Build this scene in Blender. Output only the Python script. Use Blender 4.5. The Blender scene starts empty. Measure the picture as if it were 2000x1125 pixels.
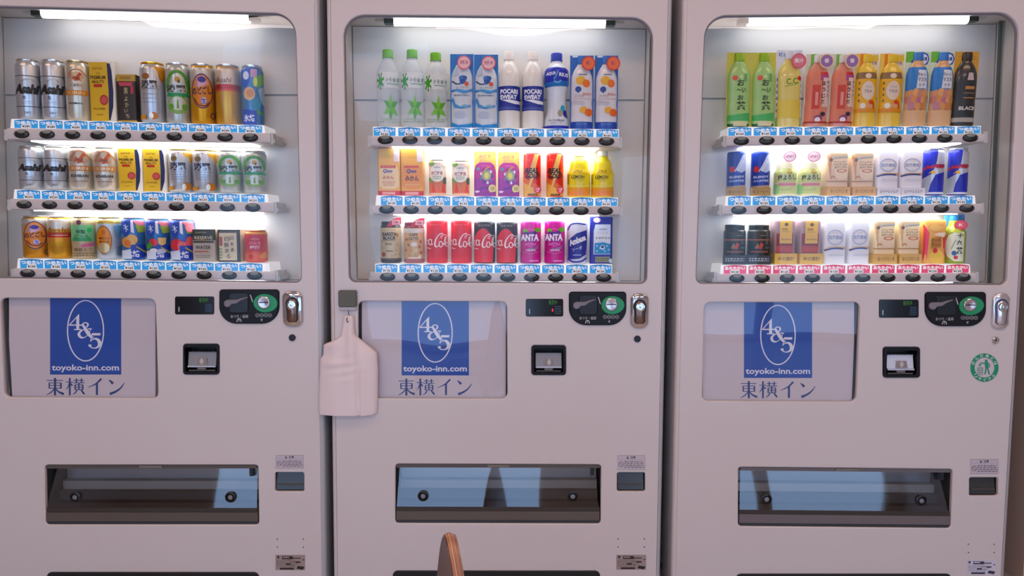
import bpy, bmesh, math, random
from mathutils import Vector, Matrix
from mathutils.geometry import tessellate_polygon
random.seed(7)
PI = math.pi
SC = bpy.context.scene
COL = SC.collection

# ---------------------------------------------------------------- camera, world, lights, exposure
F_PX = 1450.0
PITCH = math.radians(4.9)
CAM = Vector((0.0, -2.167, 1.136))
cd = bpy.data.cameras.new('camera'); cam = bpy.data.objects.new('camera', cd); COL.objects.link(cam)
cd.sensor_fit = 'HORIZONTAL'; cd.sensor_width = 36.0; cd.lens = 36.0*F_PX/2000.0; cd.clip_start = 0.02
cam.location = CAM; cam.rotation_euler = (PI/2-PITCH, 0, 0)
SC.camera = cam
SC.view_settings.view_transform = 'Standard'; SC.view_settings.look = 'None'
SC.view_settings.gamma = 1.0; SC.view_settings.use_curve_mapping = False
SC.view_settings.exposure = -0.06
SC.cycles.max_bounces = 8; SC.cycles.transparent_max_bounces = 12
SC.cycles.caustics_reflective = False; SC.cycles.caustics_refractive = False
SC.cycles.sample_clamp_indirect = 4.0

W = bpy.data.worlds.new('daylight'); SC.world = W; W.use_nodes = True
wn = W.node_tree; wn.nodes.clear()
wo = wn.nodes.new('ShaderNodeOutputWorld'); wb = wn.nodes.new('ShaderNodeBackground')
wt = wn.nodes.new('ShaderNodeTexCoord'); wsn = wn.nodes.new('ShaderNodeSeparateXYZ'); wr = wn.nodes.new('ShaderNodeValToRGB')
wn.links.new(wt.outputs['Generated'], wsn.inputs[0]); wn.links.new(wsn.outputs[2], wr.inputs[0])
wr.color_ramp.elements[0].position = 0.0; wr.color_ramp.elements[0].color = (0.42, 0.63, 1.0, 1)
wr.color_ramp.elements[1].position = 0.6; wr.color_ramp.elements[1].color = (0.34, 0.56, 1.0, 1)
wn.links.new(wr.outputs[0], wb.inputs[0]); wn.links.new(wb.outputs[0], wo.inputs[0])
wb.inputs[1].default_value = 3.5

def area(name, loc, rot, sx, sy, power, color):
    l = bpy.data.lights.new(name, 'AREA'); l.shape = 'RECTANGLE'; l.size = sx; l.size_y = sy
    l.energy = power; l.color = color
    o = bpy.data.objects.new(name, l); o.location = loc; o.rotation_euler = rot; COL.objects.link(o)
    return o
CEIL_Z = 2.55
for i, lx in enumerate((-1.9, 0.0, 1.9)):
    area('ceiling_light_lamp', (lx, -1.15, CEIL_Z-0.035), (0, 0, 0), 1.1, 0.30, 10.0, (1.0, 0.57, 0.36))
    area('ceiling_light_lamp', (lx, -3.0, CEIL_Z-0.035), (0, 0, 0), 1.1, 0.30, 16, (1.0, 0.82, 0.75))

# ---------------------------------------------------------------- pixel -> point on a plane of constant depth
CP, SP = math.cos(PITCH), math.sin(PITCH)
def P(px, py, y=0.0):
    a = (px-1000.0)/F_PX; b = (562.5-py)/F_PX
    d = Vector((a, CP + b*SP, -SP + b*CP))
    t = (y-CAM.y)/d.y
    return CAM + d*t
def pxm(px, y=0.0):                                              # metres per pixel at that depth
    return (P(px+1, 562, y)-P(px, 562, y)).length

# ---------------------------------------------------------------- materials
def lin(h):
    h = h.lstrip('#'); v = [int(h[i:i+2], 16)/255 for i in (0, 2, 4)]
    return tuple([(c/12.92 if c <= .04045 else ((c+.055)/1.055)**2.4) for c in v]+[1.0])
MATS = {}
def mat(c, rough=0.4, metal=0.0, emit=0.0, bump=0.0, bscale=400.0, spec=0.5, var=0.0, coat=0.0):
    k = (c, rough, metal, emit, bump, bscale, spec, var, coat)
    if k in MATS: return MATS[k]
    m = bpy.data.materials.new('surface_'+c.strip('#')); m.use_nodes = True
    n = m.node_tree.nodes; L = m.node_tree.links; b = n['Principled BSDF']
    b.inputs['Base Color'].default_value = lin(c); b.inputs['Roughness'].default_value = rough
    b.inputs['Metallic'].default_value = metal; b.inputs['Specular IOR Level'].default_value = spec
    if coat: b.inputs['Coat Weight'].default_value = coat; b.inputs['Coat Roughness'].default_value = 0.08
    if emit:
        b.inputs['Emission Color'].default_value = lin(c); b.inputs['Emission Strength'].default_value = emit
    if bump or var:
        tc = n.new('ShaderNodeTexCoord'); nz = n.new('ShaderNodeTexNoise'); nz.inputs['Scale'].default_value = bscale
        nz.inputs['Detail'].default_value = 3
        L.new(tc.outputs['Object'], nz.inputs['Vector'])
        if bump:
            bp = n.new('ShaderNodeBump'); bp.inputs['Strength'].default_value = bump; bp.inputs['Distance'].default_value = 0.001
            L.new(nz.outputs[0], bp.inputs['Height']); L.new(bp.outputs[0], b.inputs['Normal'])
        if var:
            mx = n.new('ShaderNodeMixRGB'); mx.blend_type = 'MULTIPLY'; mx.inputs[1].default_value = lin(c)
            cr = n.new('ShaderNodeMapRange'); cr.inputs[3].default_value = 1-var; cr.inputs[4].default_value = 1+var
            L.new(nz.outputs[0], cr.inputs[0]); mx.inputs[0].default_value = 1
            L.new(cr.outputs[0], mx.inputs[2]); L.new(mx.outputs[0], b.inputs['Base Color'])
    MATS[k] = m
    return m
def glass_mat(name, tint, boost, wav=0.0, wscale=3.0, rough=0.0):
    m = bpy.data.materials.new(name); m.use_nodes = True; n = m.node_tree.nodes; L = m.node_tree.links; n.clear()
    o = n.new('ShaderNodeOutputMaterial'); mix = n.new('ShaderNodeMixShader'); t = n.new('ShaderNodeBsdfTransparent')
    g = n.new('ShaderNodeBsdfGlossy'); g.inputs['Roughness'].default_value = rough; t.inputs[0].default_value = lin(tint)
    ge = n.new('ShaderNodeNewGeometry'); dt = n.new('ShaderNodeVectorMath'); dt.operation = 'DOT_PRODUCT'   # Schlick, the same from both sides
    L.new(ge.outputs['Incoming'], dt.inputs[0]); L.new(ge.outputs['Normal'], dt.inputs[1])
    def mth(op, a, b):
        q = n.new('ShaderNodeMath'); q.operation = op
        for i, x in enumerate((a, b)):
            if x is None: continue
            if isinstance(x, (int, float)): q.inputs[i].default_value = x
            else: L.new(x, q.inputs[i])
        return q.outputs[0]
    fr = mth('ADD', mth('MULTIPLY', mth('POWER', mth('SUBTRACT', 1.0, mth('ABSOLUTE', dt.outputs['Value'], None)), 5.0), .96), .04)
    mu = n.new('ShaderNodeMath'); mu.operation = 'MULTIPLY'; mu.inputs[1].default_value = boost; mu.use_clamp = True
    L.new(fr, mu.inputs[0]); L.new(mu.outputs[0], mix.inputs[0]); L.new(t.outputs[0], mix.inputs[1])
    L.new(g.outputs[0], mix.inputs[2]); L.new(mix.outputs[0], o.inputs[0])
    if wav:
        tc = n.new('ShaderNodeTexCoord'); nz = n.new('ShaderNodeTexNoise'); nz.inputs['Scale'].default_value = wscale
        nz.inputs['Detail'].default_value = 1
        bp = n.new('ShaderNodeBump'); bp.inputs['Strength'].default_value = 1.0; bp.inputs['Distance'].default_value = wav
        L.new(tc.outputs['Object'], nz.inputs['Vector']); L.new(nz.outputs[0], bp.inputs['Height'])
        L.new(bp.outputs[0], g.inputs['Normal'])
    return m
M_PAINT = mat('#D6CFCC', 0.32, 0, 0, 0.05, 900, 0.5, 0.012, 0.0)
M_CASE = mat('#D6D2CE', 0.45)
M_GLASS = glass_mat('window_pane_glass', '#FBFDFC', 0.8, 0.006, 2.2)
M_PLEX = glass_mat('poster_cover_plastic', '#FDFDFD', 1.3, 0.003, 3.0)
M_FLAP = glass_mat('smoked_flap_plastic', '#D6D8DA', 3.0, 0.004, 3.0, 0.03)
M_PET = bpy.data.materials.new('clear_bottle_plastic'); M_PET.use_nodes = True
_n = M_PET.node_tree.nodes; _b = _n['Principled BSDF']; _b.inputs['Base Color'].default_value = lin('#E6ECEE'); _b.inputs['Roughness'].default_value = .15; _b.inputs['Alpha'].default_value = .42
M_CHROME = mat('#D8D6D4', 0.12, 1.0)
M_BLACK = mat('#101213', 0.35)
M_LAMP = mat('#FBFBFF', 0.5, 0, 5.8)
M_STRIP = mat('#FBFBFF', 0.5, 0, 7.4)

# ---------------------------------------------------------------- mesh helpers
def link(o): COL.objects.link(o); return o
def tag(o, label=None, cat=None, group=None, kind=None):
    if label: o['label'] = label
    if cat: o['category'] = cat
    if group: o['group'] = group
    if kind: o['kind'] = kind
    return o
def empty(name, loc, rz=0.0):
    o = bpy.data.objects.new(name, None); o.location = loc; o.rotation_euler = (0, 0, rz); o.empty_display_size = .05
    link(o); return o
bpy.context.view_layer.update()
def root_matrix(o):
    return Matrix.LocRotScale(o.location, o.rotation_euler, o.scale)
def attach(o, parent, world=True):
    o.parent = parent
    if world:
        m = Matrix.Identity(4); q = parent
        while q is not None and q.type == 'EMPTY':
            m = root_matrix(q) @ m; q = q.parent
        o.matrix_parent_inverse = m.inverted()
class MB:
    def __init__(s): s.v = []; s.f = []; s.m = []; s.mats = []
    def mi(s, m):
        if m not in s.mats: s.mats.append(m)
        return s.mats.index(m)
    def add(s, vs, fs, m):
        b = len(s.v); s.v += [tuple(x) for x in vs]; i = s.mi(m)
        for f in fs: s.f.append([b+j for j in f]); s.m.append(i)
    def box(s, x0, x1, y0, y1, z0, z1, m):
        v = [(x, y, z) for z in (z0, z1) for y in (y0, y1) for x in (x0, x1)]
        s.add(v, [(0, 2, 3, 1), (4, 5, 7, 6), (0, 1, 5, 4), (1, 3, 7, 5), (3, 2, 6, 7), (2, 0, 4, 6)], m)
    def hexa(s, front, back, m):                                 # two quads, each 4 points ccw seen from -y
        v = list(front)+list(back)
        s.add(v, [(0, 1, 2, 3), (7, 6, 5, 4), (0, 4, 5, 1), (1, 5, 6, 2), (2, 6, 7, 3), (3, 7, 4, 0)], m)
    def prism(s, pts, y0, y1, m, bevel=0.0):                     # outline in (x, z), front at y0
        n = len(pts)
        a = sum(pts[i][0]*pts[(i+1) % n][1]-pts[(i+1) % n][0]*pts[i][1] for i in range(n))
        if a < 0: pts = pts[::-1]
        cx = sum(p[0] for p in pts)/n; cz = sum(p[1] for p in pts)/n
        rings = []
        if bevel:
            ins = []
            for i in range(n):
                p0, p1, p2 = Vector(pts[i-1]), Vector(pts[i]), Vector(pts[(i+1) % n])
                t = ((p1-p0).normalized()+(p2-p1).normalized())
                t = t.normalized() if t.length > 1e-6 else Vector((1, 0))
                nn = Vector((-t.y, t.x)); ins.append((p1.x+nn.x*bevel, p1.y+nn.y*bevel))
            rings.append([(x, y0, z) for x, z in ins]); rings.append([(x, y0+bevel, z) for x, z in pts])
        else: rings.append([(x, y0, z) for x, z in pts])
        rings.append([(x, y1, z) for x, z in pts])
        v = [p for r in rings for p in r]; f = []
        tr = tessellate_polygon([[Vector((x, z, 0)) for x, _, z in rings[0]]])
        def ori(t, flip):
            a_, b_, c_ = [rings[0][i] for i in t]
            ar = (b_[0]-a_[0])*(c_[2]-a_[2])-(c_[0]-a_[0])*(b_[2]-a_[2])
            if (ar < 0) != flip: return t[::-1]
            return t
        for t in tr: f.append(ori(tuple(t), False))
        o = (len(rings)-1)*n
        for t in tr: f.append(tuple(o+i for i in ori(tuple(t), True)))
        for k in range(len(rings)-1):
            for i in range(n):
                j = (i+1) % n; f.append((k*n+i, (k+1)*n+i, (k+1)*n+j, k*n+j))
        s.add(v, f, m)
    def lathe(s, prof, m, cx=0, cy=0, z0=0, seg=28, flat=1.0, cap0=True, cap1=True, axis='z', mfun=None):
        n = len(prof); v = []; f = []
        for r, z in prof:
            for k in range(seg):
                a = 2*PI*k/seg
                if axis == 'z': v.append((cx+r*math.cos(a), cy+r*math.sin(a)*flat, z0+z))
                elif axis == 'y': v.append((cx+r*math.cos(a), cy+z, z0-r*math.sin(a)))
                else: v.append((cx+z, cy+r*math.cos(a), z0+r*math.sin(a)))
        for i in range(n-1):
            for k in range(seg):
                j = (k+1) % seg; f.append((i*seg+k, i*seg+j, (i+1)*seg+j, (i+1)*seg+k))
        if cap0: f.append(tuple(range(seg))[::-1])
        if cap1: f.append(tuple((n-1)*seg+k for k in range(seg)))
        s.add(v, f, m)
    def tube(s, pts, r, m, seg=8):
        pts = [Vector(p) for p in pts]; rings = []
        up = Vector((0, 0, 1))
        for i, p in enumerate(pts):
            d = (pts[min(i+1, len(pts)-1)]-pts[max(i-1, 0)]).normalized()
            a = d.cross(up); a = a if a.length > 1e-3 else d.cross(Vector((1, 0, 0))); a.normalize(); b = d.cross(a)
            rr = r[i] if isinstance(r, (list, tuple)) else r
            rings.append([p+a*rr*math.cos(2*PI*k/seg)+b*rr*math.sin(2*PI*k/seg) for k in range(seg)])
        v = [q for g in rings for q in g]; f = []
        for i in range(len(rings)-1):
            for k in range(seg):
                j = (k+1) % seg; f.append((i*seg+k, (i+1)*seg+k, (i+1)*seg+j, i*seg+j))
        f.append(tuple(range(seg))); f.append(tuple((len(rings)-1)*seg+k for k in range(seg))[::-1])
        s.add(v, f, m)
    def mesh(s, name, smooth=False, ang=0.6):
        me = bpy.data.meshes.new(name); me.from_pydata(s.v, [], s.f)
        for m in s.mats: me.materials.append(m)
        me.polygons.foreach_set('material_index', s.m); me.update()
        if smooth:
            me.polygons.foreach_set('use_smooth', [True]*len(me.polygons))
            bm = bmesh.new(); bm.from_mesh(me)
            for e in bm.edges:
                if len(e.link_faces) == 2 and e.calc_face_angle(0) > ang: e.smooth = False
            bm.to_mesh(me); bm.free()
        return me
    def build(s, name, parent=None, smooth=False, world=True, ang=0.6):
        o = bpy.data.objects.new(name, s.mesh(name, smooth, ang)); link(o)
        if parent is not None: attach(o, parent, world)
        return o
def rounded(corners, rad, n=7):                                  # corners ccw or cw in (x, z); rad scalar or 4
    out = []; N = len(corners)
    rad = rad if isinstance(rad, (list, tuple)) else [rad]*N
    for i in range(N):
        p = Vector(corners[i]); a = Vector(corners[i-1])-p; b = Vector(corners[(i+1) % N])-p; r = rad[i]
        if r <= 0: out.append(tuple(p)); continue
        a = a.normalized(); b = b.normalized(); p0 = p+a*r; p1 = p+b*r
        for k in range(n+1):
            t = k/n; th = t*PI/2
            q = p0*(1-math.sin(th))+p1*(1-math.cos(th))+p*(math.sin(th)+math.cos(th)-1)
            out.append((q.x, q.y))
    return out
def pq(tl, tr, br, bl, y=0.0):                                   # pixel corners -> (x,z) corners: BL, BR, TR, TL (ccw)
    return [(P(*c, y).x, P(*c, y).z) for c in (bl, br, tr, tl)]
def plate(name, outer, holes, y0, y1, m, bevel=0.003, parent=None):
    cu = bpy.data.curves.new(name, 'CURVE'); cu.dimensions = '2D'; cu.fill_mode = 'BOTH'
    for pts in [outer]+holes:
        sp = cu.splines.new('POLY'); sp.points.add(len(pts)-1); sp.use_cyclic_u = True
        for i, (x, z) in enumerate(pts): sp.points[i].co = (x, z, 0, 1)
    cu.extrude = (y1-y0)/2-bevel; cu.bevel_depth = bevel; cu.bevel_resolution = 2; cu.offset = -bevel
    ob = bpy.data.objects.new(name, cu); me = bpy.data.meshes.new_from_object(ob); bpy.data.objects.remove(ob)
    yc = (y0+y1)/2
    for v in me.vertices: x, y, z = v.co; v.co = (x, yc-z, y)
    me.materials.clear(); me.materials.append(m)
    for p in me.polygons: p.material_index = 0; p.use_smooth = False
    me.update()
    o = bpy.data.objects.new(name, me); link(o)
    if parent is not None: attach(o, parent)
    return o

# ---------------------------------------------------------------- flat print: shapes in (u, v), u -1..1 across, v 0..1 up
TXT = {}
def text2d(s, bold=0.0):
    k = (s, bold)
    if k in TXT: return TXT[k]
    cu = bpy.data.curves.new('lettering', 'FONT'); cu.body = s; cu.resolution_u = 2; cu.offset = bold
    ob = bpy.data.objects.new('lettering', cu); me = bpy.data.meshes.new_from_object(ob)
    vs = [(v.co.x, v.co.y) for v in me.vertices]; tris = []
    for p in me.polygons:
        i = list(p.vertices)
        for q in range(1, len(i)-1): tris.append((i[0], i[q], i[q+1]))
    bpy.data.objects.remove(ob); bpy.data.curves.remove(cu); bpy.data.meshes.remove(me)
    if not vs: TXT[k] = ([], [], 1); return TXT[k]
    x0 = min(v[0] for v in vs); x1 = max(v[0] for v in vs); y0 = min(v[1] for v in vs); y1 = max(v[1] for v in vs)
    h = y1-y0; vs = [((x-(x0+x1)/2)/h, (y-(y0+y1)/2)/h) for x, y in vs]
    TXT[k] = (vs, tris, (x1-x0)/h)
    return TXT[k]
def smooth_line(pts, n=5):
    if len(pts) < 3: return pts
    out = []
    for i in range(len(pts)-1):
        p0 = pts[max(i-1, 0)]; p1 = pts[i]; p2 = pts[i+1]; p3 = pts[min(i+2, len(pts)-1)]
        for k in range(n):
            t = k/n
            out.append(tuple(.5*((2*b)+(-a+c)*t+(2*a-5*b+4*c-d)*t*t+(-a+3*b-3*c+d)*t*t*t) for a, b, c, d in zip(p0, p1, p2, p3)))
    out.append(tuple(pts[-1])); return out
# ops ------------------------------------------------------------
def R(x0, y0, x1, y1, c): return ('p', [(x0, y0), (x1, y0), (x1, y1), (x0, y1)], c)
def E(cx, cy, rx, ry, c, n=22): return ('p', [(cx+rx*math.cos(2*PI*k/n), cy+ry*math.sin(2*PI*k/n)) for k in range(n)], c)
def O(cx, cy, rx, ry, w, c, n=26, a=1.0):                        # ring, w = line width in u units
    return ('s', [(cx+rx*math.cos(2*PI*k/n), cy+ry*math.sin(2*PI*k/n), w) for k in range(n+1)], c, False)
def G(pts, c): return ('p', pts, c)
def B(v0, v1, c): return ('b', v0, v1, c)                        # band all the way round
def T(s, cx, cy, h, c, w=None, rot=0, bold=0.0, sh=0.0): return ('t', s, cx, cy, h, c, w, rot, bold, sh)
def S(pts, w, c, sm=True): return ('s', [(p[0], p[1], p[2] if len(p) > 2 else w) for p in pts], c, sm)
def dots(x0, y0, x1, y1, c, rows, seed=1, h=.55):                # rows of tiny print, too small to read
    rnd = random.Random(seed); out = []
    dy = (y1-y0)/rows
    for r in range(rows):
        x = x0; yy = y0+dy*(r+.5-h/2)
        while x < x1-.04:
            wd = rnd.uniform(.05, .16)*(x1-x0); xe = min(x+wd, x1)
            out.append(R(x, yy, xe, yy+dy*h, c)); x = xe+.05*(x1-x0)
    return out
PRINT_ROUGH = 0.33
def print_faces(mb, ops, hw, h, surf, cutsu=(), cutsv=(), metal=0.0, rough=PRINT_ROUGH, step=0.00012, base=0.00025, emit=0.0):
    """ops laid on surf(u, v, offset) -> xyz. hw = half width in metres, h = height in metres."""
    asp = h/hw
    bm = bmesh.new(); cols = []
    for li, op in enumerate(ops):
        k = op[0]; c = op[2] if k in 'ps' else (op[3] if k == 'b' else op[5])
        if c not in cols: cols.append(c)
        ci = cols.index(c); tris = []
        if k == 'b': continue
        if k == 'p':
            pts = op[1]
            for t in tessellate_polygon([[Vector((x, y, 0)) for x, y in pts]]): tris.append([pts[i] for i in t])
        elif k == 's':
            pts = smooth_line(op[1]) if op[3] else op[1]; L = []; Rr = []
            q = [(p[0], p[1]*asp, p[2]) for p in pts]
            for i, p in enumerate(q):
                a = q[max(i-1, 0)]; b = q[min(i+1, len(q)-1)]; d = Vector((b[0]-a[0], b[1]-a[1]))
                d = d.normalized() if d.length > 1e-9 else Vector((1, 0)); w = p[2]/2
                L.append((p[0]-d.y*w, (p[1]+d.x*w)/asp)); Rr.append((p[0]+d.y*w, (p[1]-d.x*w)/asp))
            for i in range(len(q)-1):
                tris.append([L[i], Rr[i], Rr[i+1]]); tris.append([L[i], Rr[i+1], L[i+1]])
        elif k == 't':
            _, s, cx, cy, hh, c_, w, rot, bold, sh = op
            vs, ts, ar = text2d(s, bold)
            sy = hh*asp; sx = (w/ar) if w else sy
            ca, sa = math.cos(rot), math.sin(rot); pv = []
            for x, y in vs:
                X = x*sx+y*sh*sy; Y = y*sy; pv.append((cx+X*ca-Y*sa, cy+(X*sa+Y*ca)/asp))
            for t in ts: tris.append([pv[i] for i in t])
        for t in tris:
            ar = (t[1][0]-t[0][0])*(t[2][1]-t[0][1])-(t[2][0]-t[0][0])*(t[1][1]-t[0][1])
            if abs(ar) < 1e-10: continue
            if ar < 0: t = t[::-1]
            try:
                f = bm.faces.new([bm.verts.new((p[0], p[1], li)) for p in t]); f.material_index = ci
            except ValueError: pass
    for axis, cuts in ((0, cutsu), (1, cutsv)):
        for c in cuts:
            co = [0, 0, 0]; no = [0, 0, 0]; co[axis] = c; no[axis] = 1
            bmesh.ops.bisect_plane(bm, geom=bm.verts[:]+bm.edges[:]+bm.faces[:], plane_co=co, plane_no=no)
    bm.verts.index_update()
    vs = [surf(max(-.995, min(.995, v.co.x)), max(0, min(1, v.co.y)), base+step*v.co.z) for v in bm.verts]
    by = {}
    for f in bm.faces: by.setdefault(f.material_index, []).append([v.index for v in f.verts])
    if cols:
        first = True
        for ci, fs in by.items():
            m = mat(cols[ci], rough, metal if cols[ci] in METALLIC else 0, emit)
            if first: mb.add(vs, fs, m); b0 = len(mb.v)-len(vs); first = False
            else:
                i = mb.mi(m)
                for f in fs: mb.f.append([b0+j for j in f]); mb.m.append(i)
    bm.free()
METALLIC = set()
def flat_print(name, ops, w, h, parent, M, world=True, back=None, th=0.0006, base=0.0002, emit=0.0, step=0.00006, rough=0.4, rad=0.0):
    """a thin printed sheet; M(u_metres, v_metres, out) -> world xyz"""
    mb = MB(); hw = w/2
    surf = lambda u, v, o: M(u*hw, v*h, o+(th if back else 0))
    if back:
        pts = rounded([(-hw, 0), (hw, 0), (hw, h), (-hw, h)], rad, 4) if rad else [(-hw, 0), (hw, 0), (hw, h), (-hw, h)]
        n = len(pts)
        v = [M(x, z, th) for x, z in pts]+[M(x, z, 0) for x, z in pts]
        mb.add(v, [tuple(range(n)), tuple(range(2*n-1, n-1, -1))]+[(i, n+i, n+(i+1) % n, (i+1) % n) for i in range(n)], back)
    print_faces(mb, ops, hw, h, surf, step=step, base=base, emit=emit, rough=rough)
    return mb.build(name, parent, world=world)
def px_sheet(name, box, ops, parent, y=0.0, back=None, th=0.0006, emit=0.0, skew=None, rad=0.0, rough=0.4, step=0.00006):
    """a sheet filling a pixel box (x0,y0,x1,y1) on the plane at depth y"""
    x0, y0, x1, y1 = box
    bl, br, tl, tr = P(x0, y1, y), P(x1, y1, y), P(x0, y0, y), P(x1, y0, y)
    w = ((br-bl).length+(tr-tl).length)/2; h = (tl-bl).length
    def M(a, b, o):
        s = a/w+.5; t = b/h
        p = bl*(1-s)*(1-t)+br*s*(1-t)+tl*(1-s)*t+tr*s*t
        return Vector((p.x, p.y-o, p.z))
    return flat_print(name, ops, w, h, parent, M, True, back, th, 0.0002, emit, step, rough, rad)

# ================================================================ THE SETTING
def struct(name, mb, smooth=False): return tag(mb.build(name, None, smooth), kind='structure')
M_WALL = mat('#C9B2A6', 0.85, 0, 0, 0.1, 60)
M_REAR = mat('#B9A79F', 0.85, 0, 0, 0.1, 60)
M_FLOOR = mat('#BDB0A8', 0.45, 0, 0, 0.1, 30, 0.5, 0.15)
XL, XR, YB, YR = -3.6, 3.6, 0.86, -4.6
mb = MB(); mb.box(XL-.1, XR+.1, YR-.1, YB+.1, -.1, 0, M_FLOOR); struct('floor', mb)
mb = MB(); mb.box(XL-.1, XR+.1, YR-.1, YB+.1, CEIL_Z+.35, CEIL_Z+.45, mat('#D9CFC8', 0.9)); struct('ceiling', mb)
CZ = CEIL_Z+.35
mb = MB(); mb.box(XL-.1, XR+.1, YB, YB+.1, 0, CZ, mat('#B98A58', 0.8, 0, 0, 0.1, 60)); struct('wall_back', mb)
mb = MB(); mb.box(XL-.1, XL, YR, YB, 0, CZ, M_REAR); struct('wall_left', mb)
mb = MB(); mb.box(XR, XR+.1, YR, YB, 0, CZ, M_REAR); struct('wall_right', mb)
mb = MB(); mb.box(1.62, 1.80, 0.10, 0.86, 0, CZ, mat('#C7AB98', 0.85, 0, 0, 0.1, 60)); struct('wall_stub', mb)
# window wall behind the camera
wins = [(-2.75, -1.45, 0.05, 1.85), (-1.35, 0.25, 0.05, 1.85), (-1.45, -0.72, 2.0, 2.8), (0.95, 2.3, 0.05, 1.85), (2.4, 3.45, 0.05, 1.85), (-2.7, -2.2, 2.0, 2.8)]
rc = lambda a: [(a[0], a[2]), (a[1], a[2]), (a[1], a[3]), (a[0], a[3])]
o = plate('wall_rear', [(XL, 0), (XR, 0), (XR, CZ), (XL, CZ)], [rc(a) for a in wins], YR-.1, YR, M_REAR, 0.001); tag(o, kind='structure')
for i, a in enumerate(wins):
    mb = MB(); t = .04
    mb.box(a[0], a[1], YR-.08, YR-.02, a[2], a[2]+t, M_CASE); mb.box(a[0], a[1], YR-.08, YR-.02, a[3]-t, a[3], M_CASE)
    mb.box(a[0], a[0]+t, YR-.08, YR-.02, a[2]+t, a[3]-t, M_CASE); mb.box(a[1]-t, a[1], YR-.08, YR-.02, a[2]+t, a[3]-t, M_CASE)
    fr = struct('window_%d' % (i+1), mb)
    g = MB(); g.box(a[0]+t, a[1]-t, YR-.052, YR-.048, a[2]+t, a[3]-t, glass_mat('outer_window_glass', '#FFFFFF', 1.0)); go = g.build('pane'); attach(go, fr)
    l = bpy.data.lights.new('daylight_portal', 'AREA'); l.shape = 'RECTANGLE'; l.size = a[1]-a[0]; l.size_y = a[3]-a[2]
    l.cycles.is_portal = True
    po = bpy.data.objects.new('daylight_portal', l); po.location = ((a[0]+a[1])/2, YR-.12, (a[2]+a[3])/2); po.rotation_euler = (PI/2, 0, PI); link(po)
# ceiling lights as fittings
for i, (lx, ly, nm) in enumerate([(x, y, n) for y, n in ((-1.15, 'nearer the machines'), (-3.0, 'nearer the windows')) for x in (-1.9, 0, 1.9)]):
    mb = MB(); mb.box(lx-.6, lx+.6, ly-.19, ly+.19, CEIL_Z-.03, CEIL_Z+.0, M_CASE); mb.box(lx-.02, lx+.02, ly-.02, ly+.02, CEIL_Z, CZ, M_CASE)
    o = mb.build('ceiling_light'); tag(o, 'white hanging ceiling light %s, %s' % (nm, ('left', 'centre', 'right')[i % 3]), 'lamp', 'ceiling lights outside the picture')

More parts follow.
